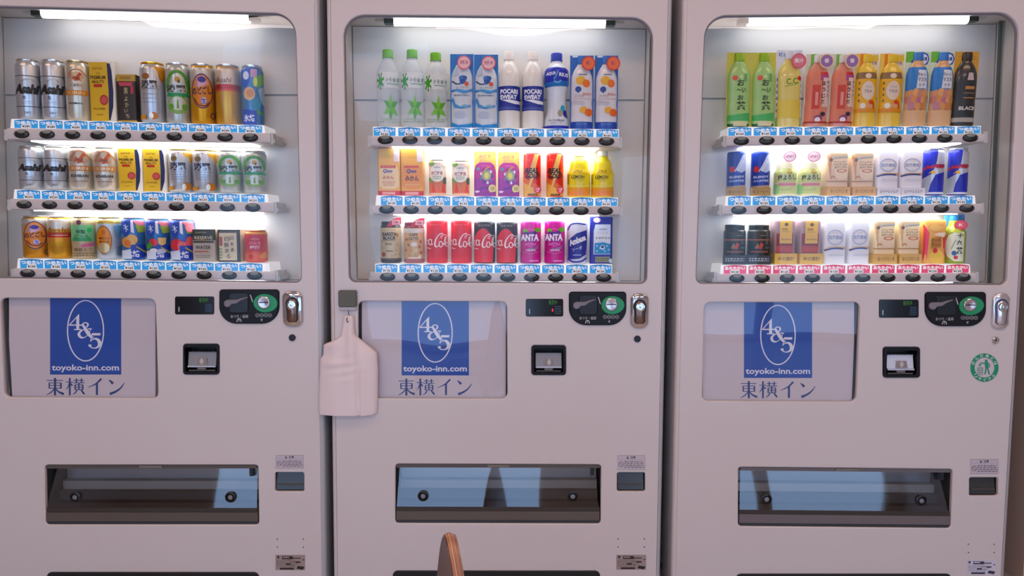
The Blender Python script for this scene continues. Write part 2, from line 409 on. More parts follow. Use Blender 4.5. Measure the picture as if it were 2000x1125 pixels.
# ================================================================ VENDING MACHINES
def lerp(a, b, t): return a+(b-a)*t
def line(p0, p1): return lambda x: p0[1]+(p1[1]-p0[1])*(x-p0[0])/(p1[0]-p0[0])
MACH = [
 dict(name='left', edge=((-96, 0), (-62, 1125), (622.5, 0), (637, 1125)),
  win=((-44, 10), (577, 26), (589, 553), (-30, 543)), lamp=(84, 488, 30), seam=186,
  rails=[dict(x=(14, 530), t=line((35, 232.5), (500, 244.5)), m=line((35, 250), (500, 259.5)), b=line((30, 273), (530, 280)), btn=((43, 262), (489.5, 269)), tg=(51, 489)),
         dict(x=(20, 537), t=line((35, 370), (500, 379)), m=line((35, 388), (500, 395)), b=line((20, 409.5), (535, 414.5)), btn=((47.7, 399.5), (494, 405.5)), tg=(56, 494)),
         dict(x=(27, 540), t=line((40, 505), (500, 514)), m=line((40, 524), (500, 530)), b=line((27, 545), (540, 548)), btn=((54.6, 534), (497.5, 538.5)), tg=(62, 490))],
  price=('280', '220', '160'), hot=(0, 0, 0),
  poster=((0, 582), (303, 583.5), (309, 778), (8, 776)), card=(18, 304), logo=(98, 581, 234.5, 731.5),
  disp=(342, 579, 418.5, 614), coin=(429, 565, 546, 632), lock=(553.5, 568, 591, 638), key=(571, 659.4),
  bill=(358.4, 672, 428, 731), hatch=((87, 908), (504, 908), (505.5, 1025), (89, 1025)), cup=(537, 922.7, 593.6, 960),
  caution=(538.6, 888.7, 593, 915), info=(538, 1083.8, 596, 1113.4), kick=(91.7, 506, 1116.8), metal=False),
 dict(name='middle', edge=((636.5, 0), (651, 1125), (1314, 0), (1290, 1125)),
  win=((669.5, 28), (1277, 34), (1264, 555), (681, 551.5)), lamp=(770, 1182, 38), seam=196,
  rails=[dict(x=(724, 1212), t=line((735, 247.5), (1200, 252.5)), m=line((735, 265.5), (1200, 268)), b=line((725, 285), (1210, 288)), btn=((752.8, 273.5), (1184.3, 276.5)), tg=(751, 1186)),
         dict(x=(727, 1213), t=line((740, 381.5), (1200, 386)), m=line((740, 401), (1200, 402.5)), b=line((727, 418), (1212, 420)), btn=((755.5, 409.5), (1182, 412)), tg=(765, 1184)),
         dict(x=(728, 1205), t=line((735, 515), (1195, 516.5)), m=line((735, 532), (1195, 534)), b=line((728, 549.7), (1205, 551)), btn=((757.3, 541), (1179, 542.5)), tg=(755, 1173))],
  price=('160', '130', '130'), hot=(0, 0, 0),
  poster=((699, 588), (990, 589), (991, 779), (700, 778)), card=(707, 988), logo=(784, 587, 915, 733),
  disp=(1027, 583.7, 1100, 618), coin=(1111, 569.5, 1223, 635), lock=(1230.6, 572.5, 1267, 641), key=(1244.7, 661.8),
  bill=(1038.4, 674.7, 1105, 732), hatch=((772, 906), (1174, 907.5), (1173, 1023), (772, 1022)), cup=(1205.4, 923, 1260, 960),
  caution=(1206, 889, 1260, 917.6), info=(1203.7, 1083.6, 1262, 1112.5), kick=(767, 1172, 1114), metal=False),
 dict(name='right', edge=((1333.5, 0), (1311.5, 1125), (2030, 0), (1963.5, 1125)),
  win=((1377, 30), (1993, 23.5), (1967.5, 557), (1359, 554.5)), lamp=(1460, 1888, 34), seam=193,
  rails=[dict(x=(1418, 1925), t=line((1423, 248), (1910, 246)), m=line((1423, 265.5), (1910, 261)), b=line((1418, 285.5), (1925, 277.5)), btn=((1447.6, 275.5), (1894.5, 269.5)), tg=(1445, 1892)),
         dict(x=(1410, 1918), t=line((1420, 382.5), (1900, 382)), m=line((1420, 401.5), (1900, 398)), b=line((1410, 419.5), (1918, 416.5)), btn=((1442.7, 410.5), (1887.6, 406.8)), tg=(1444, 1877)),
         dict(x=(1400, 1908), t=line((1412, 517.5), (1890, 516)), m=line((1412, 535), (1890, 533)), b=line((1400, 552), (1908, 551)), btn=((1439, 543.7), (1880.7, 542)), tg=(1435.5, 1870))],
  price=('160', '130', '130'), hot=(0, 0, 1),
  poster=((1376, 590.5), (1680, 590), (1672.8, 785), (1371.5, 783)), card=(1372, 1668), logo=(1452, 590.5, 1587, 738),
  disp=(1716.6, 585, 1794, 620.5), coin=(1805.5, 570, 1924.7, 637), lock=(1934, 571.5, 1972, 643), key=(1944, 664.5),
  bill=(1724.8, 678, 1796, 737), hatch=((1442, 912), (1861, 916.4), (1857, 1032), (1442, 1028)), cup=(1893.6, 932.8, 1950, 968.5),
  caution=(1895.5, 896.6, 1949.7, 926), info=(1888, 1094, 1945, 1122), kick=(1437, 1858, 1120), metal=True),
]
M_TRIM = mat('#B7BCC0', 0.3, 0.2)
M_RAIL = mat('#D6CECF', 0.4)
M_TAGW = mat('#F2F4F6', 0.45, 0, 0.30)
def bx(box, y=0.0): return pq((box[0], box[1]), (box[2], box[1]), (box[2], box[3]), (box[0], box[3]), y)

TAGM = {}
def tag_mesh(price, hot, w, h):
    k = (price, hot)
    if k in TAGM: return TAGM[k]
    c = '#F04A7A' if hot else '#2FA6EE'; c2 = '#D8305E' if hot else '#2488CC'
    mb = MB(); hw = w/2
    mb.box(-hw*1.06, hw*1.06, 0, .0012, -.001, h, M_TAGW)
    ops = [G([(-1, .0), (1, .0), (1, .84), (.6, .93), (0, .99), (-.6, .93), (-1, .84)], c),
           G([(-.98, .78), (.98, .78), (.98, .84), (.6, .93), (0, .995), (-.6, .93), (-.98, .84)], c2),
           G([(-.42, .0), (.42, .0), (.44, .3), (.3, .42), (-.3, .42), (-.44, .3)], '#F4F1EE'),
           T('あたたかい' if hot else 'つめたい', 0, .62, .42, '#FFFFFF', 1.80, 0, .05),
           T('\u00a5'+price, 0, .20, .27, '#2A2A28', .70, 0, .03)]
    print_faces(mb, ops, hw, h, lambda u, v, o: (u*hw, -o, v*h), step=0.00008, emit=.22)
    TAGM[k] = mb.mesh('price_tag'); return TAGM[k]
def button_mesh():
    mb = MB(); n = 24
    rx, rz = .0238, .0128
    def ring(s, y): return [(rx*s*math.cos(2*PI*k/n), y, rz*s*math.sin(2*PI*k/n)) for k in range(n)]
    prof = [(1.10, .0000), (1.07, -.0016), (.98, -.0016), (.93, .0004), (.80, -.0030), (.45, -.0052), (.12, -.0058)]
    mats = [M_RAIL, M_RAIL, M_BLACK, mat('#17191A', .22), mat('#17191A', .22), mat('#17191A', .22)]
    rs = [ring(s, y) for s, y in prof]
    for i in range(len(rs)-1):
        mb.add(rs[i]+rs[i+1], [(k, n+k, n+(k+1) % n, (k+1) % n)[::-1] for k in range(n)], mats[i])
    mb.add(rs[-1], [tuple(range(n))], mats[-1])
    # grey lens at the top of the button
    L = []
    for k in range(9):
        a = PI+PI*k/8; L.append((rx*.52*math.cos(a), rz*(.62+.50*math.sin(a))))
    L += [(rx*.42, rz*.80), (0, rz*.90), (-rx*.42, rz*.80)]
    mb.prism(L, -.0068, -.001, mat('#8D9089', .3), 0.0006)
    me = mb.mesh('selection_button', True, .9); return me
BTN = None

def machine(d, idx):
    global BTN
    e = d['edge']
    # straight front edges carried on to the floor and the top of the cabinet
    def edge_x(a, b, z):
        pa, pb = P(*a), P(*b); t = (z-pa.z)/(pb.z-pa.z); return lerp(pa.x, pb.x, t)
    ZT = 1.88
    xl0, xl1 = edge_x(e[0], e[1], 0.02), edge_x(e[0], e[1], ZT)
    xr0, xr1 = edge_x(e[2], e[3], 0.02), edge_x(e[2], e[3], ZT)
    cx = (xl0+xr0+xl1+xr1)/4
    nm = d['name']
    look = {'left': 'white vending machine stocked with beer and spirit cans, cut off by the left picture edge',
            'middle': 'white vending machine with water bottles and red cola cans, white bag hanging at its side',
            'right': 'white vending machine with tea bottles, coffee cups and a green recycling sticker'}[nm]
    root = empty('vending_machine', (cx, .36, 0)); tag(root, look, 'vending machine')
    e_in = .012
    # cabinet behind the door
    mb = MB(); mb.hexa([(xl0+.006, .15, .03), (xr0-.006, .15, .03), (xr1-.006, .15, ZT-.005), (xl1+.006, .15, ZT-.005)],
                       [(xl0+.006, .72, .03), (xr0-.006, .72, .03), (xr1-.006, .72, ZT-.005), (xl1+.006, .72, ZT-.005)], M_PAINT)
    mb.build('cabinet', root)
    for sx in (xl0+.05, xr0-.05):
        for sy in (.2, .67):
            mb = MB(); mb.lathe([(.018, 0), (.022, .004), (.022, .012), (.012, .016), (.012, .031)], M_BLACK, sx, sy, 0, 14); mb.build('foot', root)
    # door: front plate with its openings, rounded edge trims and returns
    wc = pq(*d['win']); win = rounded(wc, [.020, .020, .062, .062], 9)
    pc = pq(*d['poster']); pos = rounded(pc, .018, 5)
    hc = pq(*d['hatch']); hat = rounded(hc, .010, 4)
    cu = rounded(bx(d['cup']), .006, 4); bl = rounded(bx(d['bill']), .008, 4)
    outer = [(xl0+e_in, .02), (xr0-e_in, .02), (xr1-e_in, ZT), (xl1+e_in, ZT)]
    plate('door_panel', outer, [win, pos, hat, cu, bl], 0.0, .014, M_PAINT, 0.0035, root)
    for s, (a0, a1) in ((-1, (xl0, xl1)), (1, (xr0, xr1))):
        mb = MB(); n = 6; ring = []
        for k in range(n+1):
            th = PI/2*k/n; ring.append((a_off := (1-math.sin(th))*e_in, .0005+(1-math.cos(th))*e_in))
        bot = [(a0-s*q[0], q[1], .02) for q in ring]+[(a0, .135, .02), (a0-s*.012, .135, .02), (a0-s*.012, .013, .02)]
        top = [(a1-s*q[0], q[1], ZT) for q in ring]+[(a1, .135, ZT), (a1-s*.012, .135, ZT), (a1-s*.012, .013, ZT)]
        N = len(bot); f = [(i, (i+1) % N, N+(i+1) % N, N+i) for i in range(N)]+[tuple(range(N))[::-1], tuple(N+i for i in range(N))]
        if s > 0: pass
        else: f = [q[::-1] for q in f]
        mb.add(bot+top, f, M_TRIM if s > 0 else M_PAINT); mb.build('edge_trim', root, True)
    mb = MB(); mb.box(min(xl0, xl1)+.02, max(xr0, xr1)-.02, .014, .135, ZT-.012, ZT, M_PAINT); mb.build('top_cover', root)
    # display case behind the window
    D = .135; dx = {'left': .022, 'middle': .004, 'right': .022}[nm]; c = wc
    bl_, br_, tr_, tl_ = [Vector(q) for q in c]
    fr = [(bl_.x-dx, bl_.y-.002), (br_.x+dx, br_.y-.002), (tr_.x+dx, tr_.y+.003), (tl_.x-dx, tl_.y+.003)]
    mb = MB(); v = [(x, .0145, z) for x, z in fr]+[(x, D+.008, z) for x, z in fr]
    mb.add(v, [(0, 1, 5, 4), (1, 2, 6, 5), (2, 3, 7, 6), (3, 0, 4, 7), (4, 5, 6, 7)], M_CASE)
    case = mb.build('display_case', root)
    zs = P(1000, d['seam'], D).z                                  # two backing sheets meet in a seam
    for za0, za1, zb0, zb1 in ((fr[0][1], fr[1][1], zs-.001, zs-.001), (zs+.001, zs+.001, fr[3][1], fr[2][1])):
        t0 = (za0-fr[0][1])/(fr[3][1]-fr[0][1]); t1 = (zb0-fr[0][1])/(fr[3][1]-fr[0][1])
        g = .003; L0 = lerp(fr[0][0], fr[3][0], t0)+g; R0 = lerp(fr[1][0], fr[2][0], t0)-g; L1 = lerp(fr[0][0], fr[3][0], t1)+g; R1 = lerp(fr[1][0], fr[2][0], t1)-g
        mb = MB(); mb.hexa([(L0, D, za0+.002), (R0, D, za1+.002), (R1, D, zb1-.002), (L1, D, zb0-.002)],
                           [(L0, D+.004, za0+.002), (R0, D+.004, za1+.002), (R1, D+.004, zb1-.002), (L1, D+.004, zb0-.002)], M_CASE)
        mb.build('backing_sheet', case)
    if nm in ('right', 'middle'):                                 # dark rubber seal standing at the right of the case
        x0 = fr[1][0]-.006; x1 = fr[2][0]-.006; w = .006 if nm == 'right' else .003; yy = .10 if nm == 'right' else .018
        mb = MB(); mb.hexa([(x0-w, yy, fr[1][1]), (x0, yy, fr[1][1]), (x1, yy, fr[2][1]), (x1-w, yy, fr[2][1])],
                           [(x0-w, yy+.01, fr[1][1]), (x0, yy+.01, fr[1][1]), (x1, yy+.01, fr[2][1]), (x1-w, yy+.01, fr[2][1])], mat('#4E5A56', .5))
        mb.build('seal_strip', case)
    # rubber rim round the window opening
    mb = MB(); ins = rounded([(bl_.x+.0035, bl_.y+.0035), (br_.x-.0035, br_.y+.0035), (tr_.x-.0035, tr_.y-.0035), (tl_.x+.0035, tl_.y-.0035)], [.018, .018, .060, .060], 9)
    n = len(win); mm = mat('#7B7680', .5)
    v = [(x, .0105, z) for x, z in win]+[(x, .0105, z) for x, z in ins]+[(x, .0155, z) for x, z in ins]
    mb.add(v, [(i, (i+1) % n, n+(i+1) % n, n+i) for i in range(n)]+[(n+i, n+(i+1) % n, 2*n+(i+1) % n, 2*n+i) for i in range(n)], mm)
    mb.build('window_rim', root)
    mb = MB(); mb.add([(x, .0125, z) for x, z in win], [tuple(range(n))], M_GLASS); mb.build('window_glass', root)
    # fluorescent tube with its holders
    lx0, lx1, ly = d['lamp']; yl = .062
    zt = line((d['win'][0][0], d['win'][0][1]), (d['win'][1][0], d['win'][1][1]))
    pa = P(lx0, zt(lx0)+13, yl); pb = P(lx1, zt(lx1)+13, yl)
    mb = MB(); mb.tube([pa, pa.lerp(pb, .5), pb], .0135, M_LAMP, 16); mb.build('lamp_tube', case, True)
    for q, s in ((pa, -1), (pb, 1)):
        mb = MB(); mb.box(min(q.x, q.x+s*.028), max(q.x, q.x+s*.028), yl-.013, yl+.013, q.z-.008, q.z+.013, mat('#20302A', .4))
        mb.box(min(q.x+s*.03, q.x+s*.055), max(q.x+s*.03, q.x+s*.055), yl-.006, yl+.01, q.z+.002, q.z+.012, mat('#B8BAB2', .4))
        mb.build('lamp_holder', case)
    # shelves
    railz = []
    for r, rl in enumerate(d['rails']):
        yf = .030; x0, x1 = rl['x']
        A = [P(x, rl['t'](x), yf+.004) for x in (x0+8, x1-14)]; Mi = [P(x, rl['m'](x), yf) for x in (x0+6, x1-12)]
        Mo = [P(x, rl['m'](x), yf-.004) for x in (x0, x1-2)]; Bo = [P(x, rl['b'](x), yf-.002) for x in (x0, x1-2)]
        mb = MB()
        zt0, zt1 = A[0].z, A[1].z; yb = D-.002
        # upper body carrying the tags; lower body carrying the buttons
        mb.hexa([(Mi[0].x, yf, Mi[0].z-.002), (Mi[1].x, yf, Mi[1].z-.002), (A[1].x, yf+.004, zt1), (A[0].x, yf+.004, zt0)],
                [(Mi[0].x, yb, Mi[0].z-.002), (Mi[1].x, yb, Mi[1].z-.002), (A[1].x, yb, zt1), (A[0].x, yb, zt0)], M_TAGW)
        prof = [(-.000, 0.0), (-.004, .06), (-.0055, .2), (-.006, .5), (-.0055, .8), (-.004, .95), (.001, 1.0)]
        v = []
        for side in (0, 1):
            for dy, t in prof: v.append((Mo[side].x, yf+dy, lerp(Mo[side].z, Bo[side].z, t)))
            v.append((Mo[side].x, yb, Bo[side].z)); v.append((Mo[side].x, yb, Mo[side].z))
        N = len(prof)+2
        fs = [(i, (i+1) % N, N+(i+1) % N, N+i) for i in range(N)]+[tuple(range(N)), tuple(N+i for i in range(N))[::-1]]
        fs = [q[::-1] for q in fs]
        mb.add(v, [fs[i] for i in range(len(fs)) if i < len(prof) or i >= len(prof)], M_RAIL)
        shelf = mb.build('shelf', root)
        # lit underside
        mb = MB(); z0, z1 = Bo[0].z-.001, Bo[1].z-.001; a, b = Bo[0].x+.06, Bo[1].x-.06
        za, zb = lerp(z0, z1, .06/(Bo[1].x-Bo[0].x)), lerp(z0, z1, 1-.06/(Bo[1].x-Bo[0].x))
        mb.hexa([(a, yf+.012, za-.002), (b, yf+.012, zb-.002), (b, yf+.012, zb), (a, yf+.012, za)],
                [(a, yf+.090, za-.002), (b, yf+.090, zb-.002), (b, yf+.090, zb), (a, yf+.090, za)], M_STRIP)
        mb.build('light_strip', shelf)
        # end brackets running back to the case wall
        for s, q in ((-1, Bo[0]), (1, Bo[1])):
            mb = MB(); mb.box(min(q.x, q.x+s*.012), max(q.x, q.x+s*.012), yf+.002, yb, q.z+.001, q.z+.012, mat('#C2C4C3', .4))
            mb.box(min(q.x-s*.002, q.x+s*.008), max(q.x-s*.002, q.x+s*.008), yf-.001, yf+.03, q.z-.002, q.z+.030, mat('#C9CCCB', .4))
            mb.build('bracket', shelf)
        # buttons and tags
        (bx0, by0), (bx1, by1) = rl['btn']; t0, t1 = rl['tg']
        if BTN is None: BTN = button_mesh()
        ang = math.atan2(Bo[1].z-Bo[0].z, Bo[1].x-Bo[0].x)
        for k in range(10):
            px = lerp(bx0, bx1, k/9); p = P(px, lerp(by0, by1, k/9), yf-.006)
            o = bpy.data.objects.new('selection_button', BTN); o.location = (p.x, yf-.006, p.z); o.rotation_euler = (0, -ang, 0); link(o); attach(o, shelf)
            tp = lerp(t0, t1, k/9); ztag = P(tp, rl['m'](tp)-.3, yf-.002); zt_ = P(tp, rl['t'](tp), yf-.002)
            pr = d['price'][r]
            if nm == 'left' and r == 0 and k in (4,): pr = '250'
            if nm != 'left' and k % 3 == 2: pr = {'160': '150', '130': '120'}.get(pr, pr)
            o = bpy.data.objects.new('price_tag', tag_mesh(pr, d['hot'][r], .066, .0262)); o.location = (ztag.x, yf-.0012, ztag.z)
            wpx = {'left': 45, 'middle': 42, 'right': 44}[nm]
            o.scale = (wpx*pxm(tp, yf)/.066, 1, (zt_.z-ztag.z)/.0262); o.rotation_euler = (0, -ang, 0); link(o); attach(o, shelf)
        railz.append((A[0], A[1]))
    # advert behind its clear cover
    pbl, pbr, ptr, ptl = [Vector(q) for q in pc]
    mb = MB(); v = [(x, .0135, z) for x, z in ((pbl.x-.004, pbl.y-.004), (pbr.x+.004, pbr.y-.004), (ptr.x+.004, ptr.y+.004), (ptl.x-.004, ptl.y+.004))]
    v += [(x, .034, z) for x, _, z in v]
    mb.add(v, [(0, 1, 5, 4), (1, 2, 6, 5), (2, 3, 7, 6), (3, 0, 4, 7), (4, 5, 6, 7)], mat('#39444A' if nm == 'middle' else '#C4C6C6', .5))
    adv = mb.build('advert_frame', root)
    if nm != 'middle':
        e0, e1 = {'left': (13.5, 18), 'right': (1668, 1671.5)}[nm]; qa = P(e0, 680, .018).x; qb = P(e1, 680, .018).x
        mb = MB(); mb.box(qa, qb, .018, .033, pbl.y-.003, ptl.y+.003, mat('#2A3236', .5)); mb.build('card_gap_shade', adv)  # dark strip standing in for the shaded gap beside the card
    c0, c1 = d['card']; yc = .020; py0 = d['poster'][0][1]-2; py1 = d['poster'][2][1]+2
    LG = d['logo']
    card_box = (c0, py0, c1, py1)
    A0 = P(c0, py1, yc); A1 = P(c1, py0, yc); W_ = A1.x-A0.x; H_ = A1.z-A0.z
    l0 = P(LG[0], LG[3], yc); l1 = P(LG[2], LG[1], yc); s = (l1.x-l0.x)/640.0; sz = (l1.z-l0.z)/705.0
    def L(x, y): return ((l0.x+(x-460)*s-A0.x)/W_*2-1, (l0.z+(805-y)*sz-A0.z)/H_)
    wu = s/W_*2
    BL, WH, NV = '#0C4CAC', '#E8EAF4', '#163C82'
    ops = [G([L(460, 805), L(1100, 805), L(1100, 100), L(460, 100)], BL)]
    el = [L(779+162*math.cos(2*PI*k/48), 403+276*math.sin(2*PI*k/48)) for k in range(49)]
    ops.append(('s', [(x, y, 11*wu) for x, y in el], WH, False))
    def LS(pts, c, sm=True): ops.append(('s', [(*L(p[0], p[1]), p[2]*wu*(1.3 if c == NV else 1.12)) for p in pts], c, sm))
    def LP(pts, c): ops.append(G([L(*p) for p in pts], c))
    # 4 & 5 in a Roman letter
    LP([(696, 280), (722, 250), (722, 392), (696, 392)], WH); LS([(720, 254, 7), (634, 350, 7)], WH, False)
    LP([(630, 345), (745, 345), (745, 356), (630, 356)], WH); LP([(676, 386), (742, 386), (742, 396), (676, 396)], WH)
    LP([(836, 424), (916, 424), (911, 445), (832, 445)], WH); LS([(835, 440, 6), (824, 502, 6)], WH, False)
    LS([(822, 500, 4), (850, 478, 9), (884, 480, 20), (905, 510, 29), (897, 543, 20), (866, 561, 9), (833, 557, 8), (816, 538, 12)], WH)
    LP([(804, 528), (832, 528), (832, 552), (808, 548)], WH)
    LS([(756, 345, 12), (775, 382, 24), (803, 425, 30), (832, 462, 16), (852, 458, 6)], WH)
    LS([(772, 378, 12), (752, 352, 11), (764, 331, 8), (790, 331, 9), (801, 347, 14), (790, 368, 9), (765, 390, 6), (734, 408, 14), (719, 435, 22), (735, 461, 18), (766, 464, 8), (796, 444, 5), (818, 408, 5), (826, 385, 5)], WH)
    LP([(800, 381), (836, 381), (836, 390), (800, 390)], WH)
    tx = L(778, 748); ops.append(T('toyoko-inn.com', tx[0], tx[1], 73*sz/H_, WH, 605*wu, 0, .022))
    # the four characters under the blue field
    H = lambda x0, x1, y, w=5: LS([(x0, y, w), (x1, y, w)], NV, False)
    V = lambda x, y0, y1, w=12: LS([(x, y0, w), (x, y1, w)], NV, False)
    H(430, 578, 858); V(505, 835, 996, 15); H(450, 560, 881); H(452, 558, 905); H(450, 560, 931); V(453, 880, 933, 9); V(558, 880, 933, 11)
    LS([(502, 930, 6), (470, 968, 8), (428, 992, 3)], NV); LS([(508, 930, 5), (540, 965, 12), (584, 984, 16)], NV)
    H(603, 668, 873); V(638, 835, 996, 12); LS([(637, 878, 9), (624, 915, 7), (604, 942, 3)], NV); LS([(642, 882, 5), (652, 895, 10), (662, 908, 9)], NV)
    H(672, 766, 858); V(697, 840, 880, 9); V(743, 840, 880, 9); H(668, 772, 881); H(684, 757, 899); H(684, 757, 921); H(684, 757, 944)
    V(686, 898, 946, 9); V(755, 898, 946, 10); V(720, 882, 944, 9); LS([(702, 948, 8), (690, 970, 8), (664, 990, 3)], NV); LS([(738, 948, 6), (754, 964, 12), (770, 986, 11)], NV)
    LS([(922, 842, 13), (885, 880, 11), (850, 902, 7), (800, 922, 3)], NV); V(882, 880, 992, 14)
    LS([(990, 855, 5), (1008, 868, 13), (1026, 888, 18)], NV); LS([(1128, 882, 4), (1095, 928, 9), (1050, 962, 14), (998, 984, 18)], NV)
    px_sheet('poster', card_box, ops, adv, yc, mat('#D2CACF', .5), .001, step=.00002)
    mb = MB(); mb.add([(x, .0095, z) for x, z in pos], [tuple(range(len(pos)))], M_PLEX); mb.build('clear_cover', adv)
    # display window
    db = d['disp']; q = rounded(bx(db), .005, 4); mb = MB(); mb.prism(q, -.002, .002, mat('#0E1216', .12), .001); dsp = mb.build('display_screen', root)
    ops = [T('販売中', .45, .80, .26, '#3C8A2C', .44, 0, .0), S([(-.80, .42), (-.80, .15)], .05, '#9DB4C4', False)]
    ops += dots(.55, .12, .92, .62, '#35506B', 4, 3)
    if nm == 'middle': ops.append(E(.43, .36, .045, .10, '#FF3048'))
    tag(px_sheet('readout', db, ops, dsp, -.0022, emit=.15), kind='stuff')
    # coin panel
    k = d['coin']; X0, Y0, X1, Y1 = k; cw = X1-X0; ch = Y1-Y0
    cb = bx(k); Rb = 34*pxm(X0); q = rounded(cb, [Rb, Rb, .010, .010], 10)
    mb = MB(); mb.prism(q, -.006, .002, mat('#0C0E10', .4, 0, 0, 0, 400, .3), .003); cp = mb.build('coin_panel', root, True)
    U = lambda x: x/117.0*cw+X0; Vv = lambda y: y/67.0*ch+Y0
    mb = MB(); q = rounded(bx((U(20), Vv(6), U(58), Vv(46))), .010, 5); mb.prism(q, -.0085, -.005, mat('#0C0E10', .3), .002); mb.build('lever_plate', cp, True)
    pts = [(8.5, 27), (10, 23), (15, 20.5), (25, 20.3), (33, 20.3), (40, 18), (54, 15), (55.5, 16), (42, 22), (33, 28), (24, 29), (20, 34), (14, 35), (9.5, 32)]
    mb = MB(); mb.prism([(P(U(a), Vv(b), -.01).x, P(U(a), Vv(b), -.01).z) for a, b in pts], -.0135, -.006, mat('#7E7A80', .35), .002); mb.build('return_lever', cp, True)
    n = 32; egg = []
    for i in range(n):
        a = 2*PI*i/n; rx = 25.5 if math.cos(a) > 0 else 22.0
        egg.append((P(U(88+rx*math.cos(a)), Vv(27.3+18.3*math.sin(a)), -.006).x, P(U(88), Vv(27.3-18.3*math.sin(a)), -.006).z))
    mb = MB(); mb.prism(egg, -.0095, -.005, mat('#1F9A63', .35), .002); mb.build('green_surround', cp, True)
    c_ = P(U(86.5), Vv(25.5), -.009); r_ = 12.3*pxm(X0)
    mb = MB(); mb.lathe([(r_*.2, -.0015), (r_*.7, -.0035), (r_*.86, -.0035), (r_*.92, -.005), (r_, -.004), (r_, .004)], mat('#CFC4C2', .22, 0.9), c_.x, c_.y, c_.z, 28, axis='y')
    mb.box(c_.x-r_*.75, c_.x+r_*.75, c_.y-.0042, c_.y-.003, c_.z-.0016, c_.z+.0010, M_BLACK); mb.build('coin_slot', cp, True)
    ops = [S([(.02, .84), (.06, .75), (.10, .63)], .03, '#C9CCCC'), T('おつり・返却', -.34, .21, .095, '#B9BDBD', .58, 0, .01)]
    for i, tt in enumerate(('10', '50', '100', '500')):
        ops.append(O(.32+.14*i-.06, .245, .062, .052, .012, '#A9ADAD', 14)); ops.append(T(tt, .26+.14*i, .245, .045, '#A9ADAD', .07))
    ops += [S([(-.42, .05), (-.40, .12), (-.35, .145), (-.30, .12), (-.28, .05)], .03, '#B9BDBD'), S([(-.35, .145), (-.35, .06)], .02, '#B9BDBD', False),
            G([(.36, .12), (.44, .15), (.42, .06)], '#A9ADAD')]
    tag(px_sheet('panel_lettering', k, ops, cp, -.0062), kind='stuff')
    # lock with chrome plate
    k = d['lock']; lb = bx(k); w_ = (lb[1][0]-lb[0][0]); h_ = lb[2][1]-lb[1][1]; x0, z0 = lb[0]; x1, z1 = lb[2]
    mt = M_CHROME if not d['metal'] else mat('#E6E6EA', .2, .75)
    oc = [(x0, z0+h_*.14), (x0+w_*.16, z0+h_*.03), (x0+w_*.36, z0), (x1-w_*.36, z0), (x1-w_*.16, z0+h_*.03), (x1, z0+h_*.14),
          (x1, z1-h_*.14), (x1-w_*.16, z1-h_*.03), (x1-w_*.36, z1), (x0+w_*.36, z1), (x0+w_*.16, z1-h_*.03), (x0, z1-h_*.14)]
    mb = MB(); mb.prism(oc, -.007, .002, mt, .004); lk = mb.build('lock_plate', root, True, ang=.9)
    def keyshape(f):
        pts = []; cx_ = (x0+x1)/2; cz_ = z0+h_*.62
        for i in range(15):
            a = PI*i/14; pts.append((cx_+w_*.36*f*math.cos(a), cz_+w_*.42*f*math.sin(a)))
        return pts+[(cx_-w_*.30*f, z0+h_*(.40)), (cx_-w_*.30*f, z0+h_*(.22-.03*f)), (cx_-w_*.18*f, z0+h_*(.16-.03*f)), (cx_+w_*.18*f, z0+h_*(.16-.03*f)), (cx_+w_*.30*f, z0+h_*(.22-.03*f)), (cx_+w_*.30*f, z0+h_*.40)]
    mb = MB(); mb.prism(keyshape(1.0), -.0076, -.006, mat('#2A2220' if not d['metal'] else '#5A6A8A', .2, .6)); mb.build('lock_recess', lk)
    mb = MB(); mb.prism(keyshape(.78), -.0125, -.007, mat('#8C7466' if not d['metal'] else '#EDEDF0', .18, .9), .003); hd = mb.build('lock_handle', lk, True, ang=.9)
    q_ = ((x0+x1)/2, z0+h_*.62); r_ = w_*.24
    mb = MB(); mb.lathe([(.0006, -.0195), (r_*.30, -.0190), (r_*.34, -.0165), (r_*.62, -.0165), (r_*.70, -.019), (r_*.95, -.0185), (r_, -.012)], M_CHROME, q_[0], 0, q_[1], 24, axis='y')
    mb.build('lock_cylinder', lk, True)
    kp = P(*d['key']); r_ = 6.6*pxm(1000)
    mb = MB(); mb.lathe([(r_*.55, -.0035), (r_*.6, -.005), (r_*.85, -.005), (r_, -.0035), (r_, .002)], mat('#2C2B30', .3, .5) if not d['metal'] else M_CHROME, kp.x, 0, kp.z, 20, axis='y')
    mb.box(kp.x-.0012, kp.x+.0012, -.0045, -.0032, kp.z-.004, kp.z+.004, M_BLACK); mb.build('keyhole', root, True)
    # bill acceptor
    b = bx(d['bill']); x0, z0 = b[0]; x1, z1 = b[2]; w_ = x1-x0; h_ = z1-z0
    q = rounded(b, .008, 4); q2 = rounded([(x0+.0075, z0+.008), (x1-.0075, z0+.008), (x1-.0075, z1-.010), (x0+.0075, z1-.010)], .004, 3)
    o = plate('bill_acceptor', q, [q2], -.004, .010, mat('#090A0B', .35, 0, 0, 0, 400, .3), .0015, root)
    mb = MB(); v = [(x0+.005, .009, z0+.005), (x1-.005, .009, z0+.005), (x1-.005, .009, z1-.006), (x0+.005, .009, z1-.006)]
    v += [(a, .05, c) for a, _, c in v]; mb.add(v, [(0, 1, 5, 4), (1, 2, 6, 5), (2, 3, 7, 6), (3, 0, 4, 7), (4, 5, 6, 7)], mat('#23241F', .5)); mb.build('acceptor_well', o)
    ms = mat('#8F8B8A' if not d['metal'] else '#D5D6DC', .35, .3)
    mb = MB(); xa, xb = x0+w_*.12, x1-w_*.12
